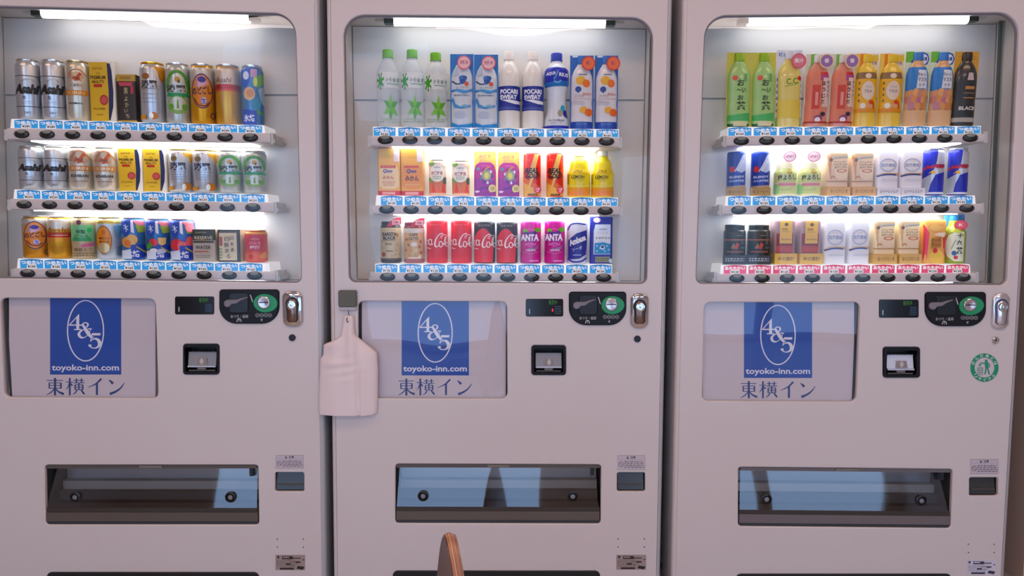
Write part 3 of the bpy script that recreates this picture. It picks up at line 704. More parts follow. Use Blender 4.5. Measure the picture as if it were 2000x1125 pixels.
    mb.hexa([(xa, .004, z0+h_*.28), (xb, .004, z0+h_*.28), (xb, .012, z0+h_*.72), (xa, .012, z0+h_*.72)],
            [(xa, .03, z0+h_*.28), (xb, .03, z0+h_*.28), (xb, .03, z0+h_*.72), (xa, .03, z0+h_*.72)], ms)
    for i in range(9):
        xx = lerp(xa+.004, xb-.004, i/8); mb.box(xx-.0016, xx+.0016, .007, .014, z0+h_*.71, z0+h_*.735, ms)
    mb.build('acceptor_slope', o)
    mb = MB(); mb.box(xa, xb, -.001, .012, z0+h_*.235, z0+h_*.285, mat('#C9CDD6', .25, .5)); mb.box(xa+.002, xb-.002, .002, .012, z0+h_*.10, z0+h_*.14, mat('#55524F', .4))
    mb.box((xa+xb)/2-.012, (xa+xb)/2+.012, -.001, .010, z0+h_*.155, z0+h_*.225, mat('#6B6764', .4)); mb.build('note_guide', o)
    bb = d['bill']; ib = (lerp(bb[0], bb[2], .34), lerp(bb[1], bb[3], .44), lerp(bb[0], bb[2], .68), lerp(bb[1], bb[3], .70))
    px_sheet('note_symbol', ib, [G([(-1, 0), (1, 0), (.8, .95), (-.8, .95)], '#A39C96'), G([(-.88, .07), (.88, .07), (.7, .88), (-.7, .88)], '#8C8682'), E(0, .5, .34, .3, '#C4BEB8'), R(-.12, .1, .12, .9, '#C4BEB8')], o, .0038)
    # delivery hatch
    hb = [Vector(q) for q in hc]; hbl, hbr, htr, htl = hb; hh = htl.y-hbl.y
    mb = MB(); v = [(q.x, .012, q.y) for q in (Vector((hbl.x-.004, hbl.y-.004)), Vector((hbr.x+.004, hbr.y-.004)), Vector((htr.x+.004, htr.y+.004)), Vector((htl.x-.004, htl.y+.004)))]
    v += [(a, .13, c) for a, _, c in v]
    mb.add(v, [(0, 1, 5, 4), (1, 2, 6, 5), (2, 3, 7, 6), (3, 0, 4, 7), (4, 5, 6, 7)], mat('#33332F', .6)); hatch = mb.build('delivery_hatch', root)
    z_lo = hbl.y; slope = (hbr.y-hbl.y)/(hbr.x-hbl.x)
    zz = lambda x, f: hbl.y+slope*(x-hbl.x)+hh*f
    def hbar(name, f0, f1, ya, yb_, m, x0=None, x1=None, par=hatch, sm=False):
        a = hbl.x+.003 if x0 is None else x0; b = hbr.x-.003 if x1 is None else x1
        m_ = MB(); m_.hexa([(a, ya, zz(a, f0)), (b, ya, zz(b, f0)), (b, ya, zz(b, f1)), (a, ya, zz(a, f1))], [(a, yb_, zz(a, f0)), (b, yb_, zz(b, f0)), (b, yb_, zz(b, f1)), (a, yb_, zz(a, f1))], m)
        return m_.build(name, par)
    tone = {'left': ('#5B544C', '#E0DDD8'), 'middle': ('#5F5850', '#E0DDD8'), 'right': ('#6E6869', '#C4C4C6')}[nm]
    hbar('top_rail', .93, .995, .006, .03, mat(tone[0], .5))
    hbar('top_catch', .945, .985, .002, .02, mat('#7C776E', .4), lerp(hbl.x, hbr.x, .45), lerp(hbl.x, hbr.x, .555))
    hbar('chute_back', .44, .93, .115, .125, mat(tone[1], .45, .3)); hbar('chute_step', .40, .56, .09, .118, mat('#C4C0B8', .5)); hbar('chute_lip', .28, .42, .07, .118, mat('#4A4A48', .5))
    hbar('lower_lip', .20, .27, .004, .05, mat('#39332C', .5)); hbar('lower_bar', .055, .20, .002, .05, mat(tone[0], .4)); hbar('lower_bar', .0, .055, .005, .05, mat('#33393C', .4))
    # tilted clear flap
    a, b = hbl.x+.004, hbr.x-.006; yt, yb_ = .040, .006
    fl = MB(); bt = .006 if nm != 'right' else .010
    top_in = .010 if nm == 'right' else .0
    fl.add([(a, yb_, zz(a, .27)), (b, yb_, zz(b, .27)), (b-bt-top_in, yt, zz(b, .92)), (a+bt, yt, zz(a, .92))], [(0, 1, 2, 3)], M_FLAP)
    flap = fl.build('flap', hatch)
    lk_w = hbr.x-hbl.x
    for fx in (.135, .865):
        xx = hbl.x+lk_w*fx; f = .44; yy = lerp(yb_, yt, (f-.27)/.65)-.001; r_ = .0165
        mb = MB(); mb.lathe([(.001, -.004), (r_*.45, -.004), (r_*.5, -.002), (r_*.6, -.002), (r_*.75, -.006), (r_, -.004), (r_, .001)], mat('#17191C', .3), xx, yy, zz(xx, f), 22, axis='y')
        mb.lathe([(.0005, -.0062), (r_*.42, -.0055), (r_*.42, -.0035)], mat('#8E949C', .3, .6), xx, yy, zz(xx, f), 16, axis='y'); mb.build('flap_bolt', flap, True)
    mb = MB()
    for fx in (.07, .18, .25, .445, .79):
        xx = lerp(hbl.x, hbr.x, fx); mb.lathe([(.0022, -.001), (.0022, .001)], M_BLACK, xx, yt-.002, zz(xx, .90), 10, axis='y')
    tag(mb.build('flap_rivets', flap), kind='stuff')
    hbar('flap_clip', .78, .90, .018, .034, mat('#1B2028', .4), hbr.x-.030, hbr.x-.018, flap)
    # coin return cup
    c = bx(d['cup']); x0, z0 = c[0]; x1, z1 = c[2]
    mb = MB(); v = [(x0-.003, .012, z0-.003), (x1+.003, .012, z0-.003), (x1+.003, .012, z1+.003), (x0-.003, .012, z1+.003)]; v += [(a, .05, b) for a, _, b in v]
    mb.add(v, [(0, 1, 5, 4), (1, 2, 6, 5), (2, 3, 7, 6), (3, 0, 4, 7), (4, 5, 6, 7)], mat('#3A3834', .5)); cupo = mb.build('coin_return', root)
    mb = MB(); mb.hexa([(x0+.003, .006, z0+.004), (x1-.003, .006, z0+.004), (x1-.003, .016, z1-.004), (x0+.003, .016, z1-.004)], [(x0+.003, .009, z0+.004), (x1-.003, .009, z0+.004), (x1-.003, .019, z1-.004), (x0+.003, .019, z1-.004)], mat('#35342F', .25))
    mb.box(x0+.006, x1-.006, .004, .010, z0+.018, z0+.021, mat('#55534C', .3)); mb.build('coin_flap', cupo)
    # stickers
    ops = [S([(-1, .02), (1, .02)], .02, '#8E888C', False), S([(-.99, 0), (-.99, 1)], .02, '#8E888C', False), S([(.99, 0), (.99, 1)], .02, '#8E888C', False), S([(-1, .98), (1, .98)], .02, '#8E888C', False),
           S([(-1, .70), (1, .70)], .015, '#A09AA0', False), G([(-.36, .76), (-.16, .76), (-.26, .95)], '#5A565A'), T('注意', .12, .85, .18, '#3C393C', .38, 0, .02), O(-.74, .38, .16, .17, .035, '#5A565A'), S([(-.84, .47), (-.64, .29)], .035, '#5A565A', False)]
    ops += dots(-.5, .12, .92, .62, '#7E787E', 4, 5)
    px_sheet('caution_sticker', d['caution'], ops, root, -.0002, mat('#C9C0C8' if nm != 'right' else '#C6BDC5', .5), .0004, step=.00002)
    if nm == 'right': base, dk = '#D3CFDB', '#2F3D50'
    else: base, dk = '#A3928C', '#2B2522'
    ops = [R(-.88, .78, -.74, .94, dk), R(-.55, .72, .18, .92, dk), R(-.50, .80, -.08, .88, base), R(.18, .76, .70, .82, dk), R(-.7, .04, .25, .16, dk), G([(.42, .1), (.86, .02), (.95, .22), (.5, .28)], dk), R(.35, .48, .68, .58, dk), R(-.3, .34, .02, .44, dk), O(.2, .45, .25, .12, .02, dk), R(.82, .66, .95, .72, dk)]
    ops += dots(-.9, .2, .3, .7, dk, 5, 9, .22)
    px_sheet('instruction_sticker', d['info'], ops, root, -.0002, mat(base, .5), .0004, step=.00002)
    # small rivets above that sticker
    ib = d['info']; mb = MB()
    for fx in (.06, .94):
        for dy in (-15, -31):
            p = P(lerp(ib[0], ib[2], fx), ib[1]+dy); mb.lathe([(.0012, -.0008), (.0022, 0), (.0022, .001)], mat('#4A464A', .5), p.x, 0, p.z, 8, axis='y')
    tag(mb.build('rivets', root), kind='stuff')
    # kick plate
    k0, k1, ky = d['kick']; a = P(k0, ky); b = P(k1, ky)
    mb = MB(); mb.prism(rounded([(a.x, .035), (b.x, .035), (b.x, b.z), (a.x, a.z)], [.004, .004, .016, .016], 5), -.003, .004, mat('#12181A', .4), .0015)
    mb.build('kick_plate', root)
    if nm == 'right':
        GR = '#16936A'
        ops = [E(0, .5, 1, .5, GR, 40), E(0, .5, .69, .345, '#CFC6CE', 36)]
        for i, chh in enumerate('のんだあとは'):
            a = math.radians(158-27.2*i); ops.append(T(chh, .845*math.cos(a), .5+.4225*math.sin(a), .115, '#E6E9E4', .25, a-PI/2, .01))
        for i, chh in enumerate('リサイクル'):
            a = math.radians(222+24*i); ops.append(T(chh, .845*math.cos(a), .5+.4225*math.sin(a), .115, '#E6E9E4', .25, a+PI/2, .01))
        ops += [E(.12, .735, .10, .05, GR), G([(.0, .69), (.22, .69), (.27, .62), (.28, .50), (.22, .48), (.05, .48), (.02, .60)], GR), S([(.03, .665), (-.18, .655), (-.32, .665)], .075, GR), S([(.24, .67), (.36, .60), (.33, .50)], .06, GR),
                S([(.18, .50), (.26, .40), (.33, .26)], .10, GR), S([(.10, .50), (.08, .38), (.02, .27)], .09, GR), G([(-.42, .60), (-.30, .645), (-.24, .585), (-.37, .545)], GR),
                S([(-.50, .50), (-.46, .25), (-.16, .25), (-.12, .50)], .035, GR, False), S([(-.50, .50), (-.12, .50)], .035, GR, False), S([(-.48, .42), (-.14, .42)], .025, GR, False), S([(-.47, .34), (-.15, .34)], .025, GR, False), S([(-.38, .5), (-.36, .25)], .02, GR, False), S([(-.24, .5), (-.26, .25)], .02, GR, False)]
        px_sheet('recycling_sticker', (1895, 690, 1950.4, 746), ops, root, -.0003, step=.00004)
    return root, railz

RAILS = []
for i, d in enumerate(MACH):
    r_, rz_ = machine(d, i); RAILS.append(rz_)

# ================================================================ THE DRINKS
CAN = [(.80, 0), (.90, .010), (1, .055), (1, .885), (.97, .915), (.88, .950), (.86, .962)]
SLIM = [(.80, 0), (.92, .012), (1, .05), (1, .90), (.96, .925), (.88, .952), (.87, .962)]
NOLID = [(.86, 0), (.97, .01), (1, .03), (1, .955), (.96, .985), (.90, 1.0)]
PET = [(.70, 0), (.92, .010), (1, .045), (1, .30), (.965, .335), (.965, .38), (1, .41), (1, .66), (.96, .72), (.80, .79), (.56, .85), (.45, .868), (.42, .893)]
WAIST = [(.80, 0), (.98, .012), (1, .05), (.98, .10), (.80, .22), (.76, .34), (.80, .48), (.88, .54), (1.0, .60), (1.0, .70), (.95, .77), (.66, .835), (.45, .868), (.42, .893)]
TINPET = [(.70, 0), (.96, .012), (1, .05), (1, .50), (.97, .54), (.86, .58), (.80, .62), (.79, .72), (.68, .79), (.50, .85), (.45, .868), (.42, .893)]
BOTCAN = [(.82, 0), (.95, .012), (1, .045), (1, .80), (.97, .815)]
CUP = [(.82, 0), (.86, .008), (.97, .93), (1.0, .955), (1.0, .985), (.95, 1.0)]
def prof_at(pr, v):
    for (r0, v0), (r1, v1) in zip(pr, pr[1:]):
        if v <= v1: return lerp(r0, r1, (v-v0)/max(v1-v0, 1e-6)) if v > v0 else r0
    return pr[-1][0]
SIL, WHT = '#C8CBD0', '#F0F0EE'
MT = {}                                                          # design -> everything about its look
import colorsys
def vivid(c):
    r, g, b = [int(c[1+2*i:3+2*i], 16)/255 for i in range(3)]; h, s_, v = colorsys.rgb_to_hsv(r, g, b)
    s_ = min(1, s_*1.22); v = v*(.97 if s_ > .25 else 1.0)*(.94 if v < .5 else 1); r, g, b = colorsys.hsv_to_rgb(h, s_, v)
    return '#%02X%02X%02X' % tuple(int(q*255+.5) for q in (r, g, b))
def vops(ops): return [tuple(vivid(q) if isinstance(q, str) and q.startswith('#') else q for q in op) for op in ops]
def D_(name, kind, body, ops, **k):
    for q in ('bcol', 'cap', 'bcap'):
        if q in k: k[q] = vivid(k[q])
    if 'bops' in k: k['bops'] = vops(k['bops'])
    MT[name] = dict(kind=kind, body=vivid(body), ops=vops(ops), **k)

D_('drybeer', 'can', SIL, [R(-1, .71, .95, .725, '#5B6066'), R(-1, .205, .95, .218, '#4A4E54'), S([(.55, .72), (.82, .66), (.86, .5), (.84, .3), (.7, .212)], .05, '#5B6066'),
   T('Asahi', -.12, .50, .165, '#15181C', 1.72, 0, .07, .2), T('生', -.30, .36, .055, '#22262A', None, 0, .02), R(-.5, .29, .2, .295, '#8C5C60'), R(-.55, .26, .25, .265, '#8C8C90'), T('DRY', -.1, .11, .035, '#565A60'), S([(-.5, .62), (-.2, .66), (.2, .66), (.5, .62)], .04, '#9DA1A8')], metal=.75, lid='#D6D3CE')
D_('ichiban', 'can', '#CFC8B8', [E(-.05, .73, .55, .075, '#C9A98C'), G([(-.4, .68), (-.25, .74), (-.1, .72), (.05, .76), (.2, .80), (.4, .77), (.2, .74), (.2, .69), (.32, .65), (.12, .67), (.0, .66), (-.22, .65), (-.2, .68)], '#B8541E'), S([(-.15, .70), (.15, .70)], .07, '#4A3A34'), S([(-.7, .72), (-.4, .82), (.2, .84), (.7, .74)], .09, '#C08A68'),
   R(-.95, .42, .75, .50, '#D08A34'), T('KIRIN', -.1, .46, .05, '#F0D9A8', 1.2, 0, .02), T('一番搾り', -.1, .585, .05, '#7A5A3A', .9), T('ICHIBAN', -.18, .285, .032, '#2B2A28', .95, 0, .03)], metal=.65, lid='#CDBB86')
D_('ichiban_small', 'can', '#CDC5B8', [E(-.05, .74, .75, .13, '#C9AE98'), G([(-.45, .66), (-.3, .76), (-.1, .72), (.1, .80), (.25, .86), (.45, .80), (.25, .76), (.2, .68), (.35, .60), (.15, .64), (.0, .62), (-.25, .60), (-.2, .65)], '#B8602A'), S([(-.2, .70), (.05, .68), (.2, .72)], .08, '#4A5468'), S([(-.85, .66), (-.4, .86), (.2, .88), (.8, .70)], .10, '#C08A68'),
   R(-.9, .44, .8, .56, '#C58E5A'), T('KIRIN', -.05, .50, .07, '#EAD9BE', 1.2, 0, .02), T('ICHIBAN', -.1, .33, .065, '#2B2A28', 1.3, 0, .03), R(-.6, .2, .5, .215, '#A07A5A')], metal=.6, lid='#D5D2CC')
D_('premium', 'pack', '#E9E3D6', [G([(-.97, .02), (.42, .02), (.50, .5), (.45, .985), (-.97, .985)], '#DDBB45'), G([(.42, .03), (.55, .03), (.80, .25), (.86, .5), (.78, .85), (.66, .965), (.44, .965), (.50, .5)], '#27335F'),
   T('SUNTORY', -.28, .88, .04, '#5A4A20', .8, 0, .01), T('THE', -.28, .80, .035, '#6A5420', .3), T('PREMIUM', -.28, .735, .06, '#5C4A1C', 1.15, 0, .03), T("MALT'S", -.28, .665, .05, '#6A5420', .9, 0, .03), R(-.62, .575, .02, .625, '#B9352A'),
   E(.12, .365, .32, .085, '#B43A44'), E(.12, .365, .24, .062, '#CB6A66'), T('PILSNER', -.25, .22, .032, '#5C4A1C', .9), R(-.5, .12, .0, .13, '#8C7426')], depth=.35)
D_('shochu', 'pack', '#2B2622', [R(-1, .0, 1, .05, '#C9A64A'), R(-1, .86, 1, 1, '#BFA14C'), T('本格焼酎', 0, .93, .06, '#4A3D1A', 1.2), G([(-.6, .76), (.6, .76), (.8, .84), (-.8, .84)], '#C45A6A'), R(.52, .60, .78, .76, '#D44A62'),
   T('黒', 0, .66, .13, '#D8C8A0', .42), T('よ', 0, .50, .10, '#D8C8A0', .38), T('か', .05, .37, .10, '#D8C8A0', .38), T('い', -.05, .25, .08, '#D8C8A0', .36), T('ち', .1, .14, .09, '#D8C8A0', .38), S([(-.9, .05), (-.9, .84)], .06, '#4A3A30', False)], depth=.6)
D_('tanrei', 'can', '#C4C5C8', [G([(.05, .93), (1, .93), (1, .80), (.75, .70), (.45, .84)], '#DC9C1C'), G([(.45, .84), (.62, .76), (.75, .70), (1, .80), (1, .76), (.75, .66), (.55, .74)], '#B47A1A'), E(-.45, .76, .28, .05, '#9A6A3A'), T('淡麗', -.22, .63, .13, '#262A30', 1.2, 0, .03), R(-.8, .55, .5, .56, '#8C8E92'),
   *dots(-.7, .30, .3, .50, '#9A9CA2', 3, 2, .2), E(.05, .11, .28, .06, '#D08A24'), E(-.12, .11, .16, .05, '#F0EEE6'), R(-.85, .05, -.5, .12, '#D49A2C')], metal=.65, lid='#E0A828')
D_('tanrei_small', 'can', '#C6C8CE', [G([(.2, .93), (1, .93), (1, .72), (.75, .64), (.5, .80)], '#D9A43A'), G([(.5, .80), (.62, .72), (.75, .64), (.85, .66), (.6, .84)], '#C8CDD8'), E(-.5, .78, .25, .06, '#9A8A6A'), T('淡麗', -.2, .60, .18, '#30405E', 1.3, 0, .03), R(-.8, .47, .6, .48, '#8890A0'),
   *dots(-.7, .28, .4, .44, '#9AA0AC', 3, 2, .3), E(.45, .13, .30, .09, '#D08A24'), E(.25, .13, .15, .07, '#F0EEE6'), R(-.9, .05, -.5, .13, '#D49A2C')], metal=.65, lid='#D8B45A')
def green_ops(k): return [O(0, .63+.02*k, .78, .22-.02*k, .26, '#5C9C42'), E(0, .57, .72, .14, '#BFC4C0'), E(.02, .72, .22, .05, '#C8A850'), E(.12, .69, .1, .03, '#6A4A2A'), G([(-.75, .50), (.7, .50), (.9, .46), (.9, .44), (-.85, .44)], '#2E9A68'), T('淡麗', -.12, .57, .12+.03*k, '#2A3038', 1.45, 0, .025),
   E(0, .30, .80, .15, '#8DB46A'), E(0, .325, .62, .11, '#C3C6B8'), G([(-.1, .24), (.1, .24), (.05, .38), (-.05, .38)], '#7FA25C'), E(.5, .27, .2, .05, '#6FA350'), E(-.5, .27, .2, .05, '#6FA350')]
D_('green', 'can', '#BDC0BC', green_ops(0), metal=.6, lid='#D8D8D6')
D_('green_small', 'can', '#BDC0BC', green_ops(1), metal=.6, lid='#D8D8D6')
def nodo(c1, lid, v): return [E(.0, .54, .80, .29*v, '#3A2A6A'), E(.0, .54, .74, .27*v, '#DE9428'), G([(-.6, .62), (-.3, .78), (.2, .79), (.55, .66), (.2, .63), (-.3, .6)], '#C9A0A8'), E(.0, .73, .32, .05, '#4A3E90'), T('のどごし', -.02, .55, .13, '#2E2450', 1.45, .08, .03), E(.12, .38, .22, .06, '#C8C0DC'), T('生', .12, .38, .09, '#3A2E86', None, 0, .02), S([(-.6, .42), (-.3, .32), (.2, .30), (.5, .36)], .08, '#7A2A20'), O(.75, .14, .14, .05, .06, '#3A3440')]
D_('nodogoshi', 'can', '#DDA528', [B(.72, .93, '#C3C0BC'), B(.60, .72, '#CBB894')]+nodo(0, 0, 1), metal=.55, lid='#D8D6D2')
D_('nodogoshi_small', 'can', '#D9A030', [B(.80, .93, '#C3BDB6'), B(.62, .80, '#CDB48C')]+nodo(0, 0, 1.15), metal=.55, lid='#CFCBC6')
D_('clear', 'can', '#D8A83A', [B(.66, .93, '#C8BDB2'), B(.585, .665, '#BB3F36'), B(.55, .585, '#D0704E'), T('Asahi', -.3, .735, .09, '#8C5A48', 1.2, 0, .01, .15), R(.35, .2, .6, .215, '#B8863A')], metal=.55, lid='#D0C8C0')
D_('clear_small', 'can', '#DBAA38', [B(.70, .93, '#D0CAC2'), B(.50, .62, '#C9493E'), B(.40, .50, '#E0A24A'), T('Asahi', -.15, .66, .17, '#9C6A38', 1.6, 0, .01, .15), R(-.6, .54, .6, .56, '#E8B8A8'), *dots(-.7, .12, .7, .30, '#B8862A', 3, 4, .2)], metal=.55, lid='#D6D3CE')
D_('lemonchuhai', 'can', '#5A88B8', [G([(-1, .93), (-.1, .93), (-.2, .70), (-.6, .62), (-1, .66)], '#2A62C0'), E(-.5, .82, .26, .07, '#DCE8F8'), G([(-.1, .93), (.5, .93), (.4, .78), (-.1, .80)], '#C9A0C8'), G([(.2, .80), (.95, .86), (1, .70), (.5, .62), (.1, .66)], '#6FA838'), E(.3, .72, .18, .08, '#D8E070'),
   E(-.25, .52, .50, .11, '#E0BE8E'), E(-.15, .53, .30, .07, '#D89A62'), G([(-.1, .42), (.5, .46), (.8, .36), (.5, .24), (-.1, .30)], '#2F8FB0'), G([(-.95, .0), (.35, .0), (.30, .24), (-.9, .27)], '#2248B8'), T('氷結', -.3, .12, .12, '#E4ECFA', .9, 0, .03), G([(.5, .6), (1, .66), (1, .3), (.7, .4)], '#9DB8C8'), G([(.35, .27), (.8, .22), (.85, .16), (.4, .2)], '#5A9A50')], metal=.35, lid='#C8D0DA')
def chu(fr, fr2): return [G([(-1, .95), (-.15, .95), (-.18, .66), (-.55, .55), (-1, .66)], '#2A58B0'), S([(-.75, .72), (-.35, .80)], .06, '#D8E4F4', False), S([(-.55, .84), (-.52, .66)], .06, '#D8E4F4', False), S([(-.72, .82), (-.36, .70)], .06, '#D8E4F4', False), G([(.0, .93), (.9, .93), (.85, .80), (.3, .82)], '#DE8898'), G([(.2, .82), (.9, .80), (.95, .66), (.4, .64)], '#8FA04A'), G([(-.15, .93), (.05, .93), (.1, .62), (-.15, .66)], '#D8D8E4')]+fr+[
   G([(-.2, .36), (.9, .36), (1, .1), (.4, .0), (-.2, .06)], '#2550B0'), G([(-.95, .22), (-.2, .26), (-.15, .03), (-.9, .03)], '#D2DAEA'), T('氷結', -.1, .15, .16, '#E0E8F6', 1.1, 0, .03), G([(.2, .34), (.9, .20), (.95, .14), (.25, .29)], '#B8A858')]+fr2
D_('chu_grapefruit', 'can', '#4A80B4', chu([E(-.35, .42, .55, .13, '#E2A65A'), E(-.1, .48, .45, .12, '#E0B878'), E(-.45, .40, .25, .07, '#D88A50')], []), metal=.3, lid='#D0D6DE')
D_('chu_lemon', 'can', '#3A74A8', chu([E(-.35, .43, .35, .09, '#D84A5A'), G([(.0, .54), (.65, .54), (.6, .40), (.3, .34), (.05, .40)], '#E2C48A'), G([(-1, .36), (-.6, .44), (-.4, .34), (-.8, .24)], '#4A9A4A')], [E(-.35, .24, .3, .05, '#E8E8F0'), E(.25, .22, .35, .06, '#B8C0D4')]), metal=.3, lid='#D0D6DE')
D_('chu_peach', 'can', '#4A72B0', chu([E(-.4, .38, .50, .14, '#D84858'), E(.0, .34, .38, .12, '#E87880'), E(.62, .46, .35, .12, '#E07078'), E(.6, .78, .3, .10, '#F090A0')], []), metal=.3, lid='#D0D6DE')
D_('greenlabel_can', 'can', '#C9B89A', [B(.84, .93, '#D9CFA8'), E(-.3, .86, .18, .06, '#6A3A5A'), G([(-.95, .42), (.75, .42), (.75, .80), (-.95, .80)], '#7CC08E'), G([(-.85, .42), (.55, .42), (.55, .50), (-.85, .50)], '#3E9C68'), E(.45, .68, .17, .055, '#3FAF6A'), T('特製', -.2, .64, .10, '#2A5A44', .7, 0, .02), T('ビール', -.1, .535, .09, '#2A5A44', 1.1, 0, .02),
   G([(-.2, .34), (.7, .38), (.7, .30), (-.2, .28)], '#C86A9A'), T('糖質オフ', -.1, .22, .08, '#6A5638', 1.3), *dots(-.8, .05, .7, .16, '#8A7450', 2, 3)], metal=.35, lid='#D8CFA6')
D_('highball', 'can', '#BFC8D2', [B(.84, .93, '#D2BE74'), T('サントリー', -.15, .885, .045, '#7A6424', 1.2), E(-.35, .46, .62, .34, '#8A5A28'), E(-.35, .46, .56, .315, '#DC9634'), E(-.35, .27, .44, .12, '#D6C69A'), T('角', -.35, .64, .10, '#B86A1C', .3), T('角ハイ', -.3, .50, .05, '#4A2C14', .85, 0, .03), T('ボール', -.3, .42, .05, '#4A2C14', .85, 0, .03), G([(.4, .8), (.95, .8), (1, .6), (.6, .5)], '#6C9AB4'), G([(.6, .3), (1, .35), (1, .1), (.6, .1)], '#8CA8C0')], metal=.5, lid='#D6C070')
D_('reserve', 'pack', '#AFA8A0', [R(-1, .66, 1, 1, '#39423E'), T('SUNTORY', -.2, .90, .05, '#B8B4A4', 1.0), T('RESERVE', 0, .74, .10, '#C4BEAE', 1.55, 0, .02), E(-.1, .64, .16, .07, '#B88A4A'), R(-.9, .58, .9, .64, '#3A3C3A'), T('WATER', -.05, .44, .11, '#38352F', 1.35, 0, .02), R(-.8, .29, .4, .325, '#B0644A'), *dots(-.7, .1, .6, .22, '#8A847C', 2, 3)], depth=.9)
D_('sake', 'pack', '#CFC4A8', [R(-1, .9, 1, 1, '#4A4238'), R(-1, 0, -.84, 1, '#332E28'), R(.72, 0, 1, 1, '#3A342C'), R(-1, 0, 1, .05, '#332E28'), R(-.8, .5, -.55, .78, '#A8443A'), T('白', -.15, .72, .15, '#26221E', .42), T('鶴', -.2, .53, .15, '#26221E', .42), T('ま', -.15, .35, .13, '#26221E', .4), T('る', -.05, .18, .13, '#26221E', .4), T('日', .3, .74, .12, '#3A352E', .3), T('本', .3, .56, .12, '#3A352E', .3), T('酒', .3, .38, .12, '#3A352E', .3), *dots(-.8, .08, -.55, .45, '#6A8A5A', 4, 3)], depth=.9)
D_('cassis', 'can', '#D9582E', [B(.88, .93, '#E0B04A'), E(-.05, .60, .72, .26, '#C2184A'), T('CHOYA', -.05, .72, .05, '#F0B8A0', .8), T('カシス', -.05, .60, .09, '#F4A8A8', 1.0, 0, .02), T('梅酒', -.05, .47, .10, '#F8D8D8', .9, 0, .03), G([(-.9, .30), (.9, .30), (.9, .0), (-.9, .0)], '#E2703A'), G([(.3, .2), (.8, .35), (.9, .15), (.5, .1)], '#E8A050'), E(-.4, .18, .2, .08, '#C83A2A')], metal=.3, lid='#E0B45A')

# middle machine
LEAF = '#63AE2C'
D_('water', 'bottle', '#E6ECEC', [R(-1, .50, 1, .70, '#DDE2E0'), *[G([(-.62, .585), (-.62+.30*math.cos(a)-.05*math.sin(a), .585+.11*math.sin(a)+.02*math.cos(a)), (-.62+.30*math.cos(a)+.05*math.sin(a), .585+.11*math.sin(a)-.02*math.cos(a))], '#3E9A22') for a in [2*PI*k/7+.3 for k in range(7)]], E(-.62, .585, .16, .055, '#4FAE2A'), T('い・ろ・は・す', .38, .60, .055, '#2A5A38', 1.05, 0, .03), R(-.1, .545, .85, .555, '#8AB88C'),
   *[G([(.22, .25), (.22+.62*math.cos(a), .25+.17*math.sin(a)), (.22+.34*math.cos(a+.5), .25+.09*math.sin(a+.5)), (.22+.34*math.cos(a-.5), .25+.09*math.sin(a-.5))][0:1]+[(.22+.30*math.cos(a-.5), .25+.085*math.sin(a-.5)), (.22+.70*math.cos(a), .25+.18*math.sin(a)), (.22+.30*math.cos(a+.5), .25+.085*math.sin(a+.5))], c) for a, c in [(2*PI*k/6+.5, (LEAF, '#84C640')[k % 2]) for k in range(6)]],
   *dots(-.7, .06, .75, .12, '#9DB09A', 2, 3)], prof=PET, cap='#76B82A', clear=True)
D_('bluecard', 'card', '#1F86CC', [E(.0, .985, .2, .004, '#1F86CC')], bops=[E(.10, .66, .32, .055, '#2F73B8'), E(-.05, .68, .2, .03, '#3F83C8'), E(.3, .68, .2, .03, '#2A66A8'), E(.05, .63, .22, .035, '#1F5FA8'), E(.45, .60, .2, .03, '#E0705A'), S([(-.9, .64), (-.5, .60), (-.1, .60)], .12, '#2C5478'), T('ヨーグリーナ', .05, .55, .035, '#7A6A78', 1.1), S([(-.95, .50), (-.4, .515), (.2, .48), (.9, .52)], .16, '#2F86C8'), T('SUNTORY', 0, .445, .02, '#3E5C80', 1.4, 0, .02), G([(-.95, .52), (-.5, .50), (.1, .47), (.95, .50), (.95, .54), (.4, .51), (-.3, .53)], '#5AA6DC'), G([(-.8, .42), (-.6, .33), (-.1, .29), (.8, .32), (.8, .29), (0, .26), (-.7, .28), (-.95, .38)], '#58A4D8'), G([(-.9, .86), (-.5, .80), (-.3, .72), (-.8, .70)], '#B8C6D4'), E(-.2, .18, .5, .05, '#BCC8DA'), E(.3, .30, .3, .02, '#8AC0E0'), G([(-1, .0), (1, .0), (1, .07), (.4, .05), (-.3, .04), (-1, .08)], '#2A9AD8')],
   bcol='#D4DCE4', badge=('#E8607A', '#F4C8CC', .25, .865, '天然水'), prof=PET, bcap='#2E8ED0')
D_('pocari', 'bottle', '#E9E6E0', [R(-1, .235, 1, .545, '#1C3F9E'), T('POCARI', 0, .475, .062, '#F2F4FA', 1.55, 0, .05), T('SWEAT', -.05, .405, .058, '#F2F4FA', 1.5, 0, .05), G([(-.75, .372), (-.1, .372), (.95, .355), (.95, .318), (.5, .316), (.0, .335)], '#F2F4FA'), R(-.9, .255, .9, .262, '#8AA0D8'), R(-.9, .275, .9, .280, '#6A84C8')], prof=PET, cap='#EFEAE4', milky=True)
D_('aquarius', 'bottle', '#DDE4EC', [G([(-1, .56), (1, .56), (1, .80), (-1, .80)], '#2440B4'), G([(-1, .545), (1, .56), (1, .63), (-1, .60)], '#2C84C8'), T('AQUA', -.45, .715, .05, '#E8EEFA', .75, .08, .04), T('RIUS', .55, .70, .05, '#E8EEFA', .7, -.08, .04), S([(-.2, .64), (.0, .70), (.15, .76)], .10, '#58B0E0'), S([(-.2, .62), (.1, .60), (.35, .63)], .08, '#8ACCF0'),
   E(.62, .27, .22, .045, '#46B4CC'), E(.35, .21, .22, .045, '#A09A8C'), E(.88, .205, .25, .05, '#2640A8'), T('水分補給', 0, .115, .03, '#4A4A70', 1.3), T('スポーツ', 0, .08, .03, '#3A3A80', .9), B(.0, .045, '#2A3AB0')], prof=WAIST, cap='#2A52B8')
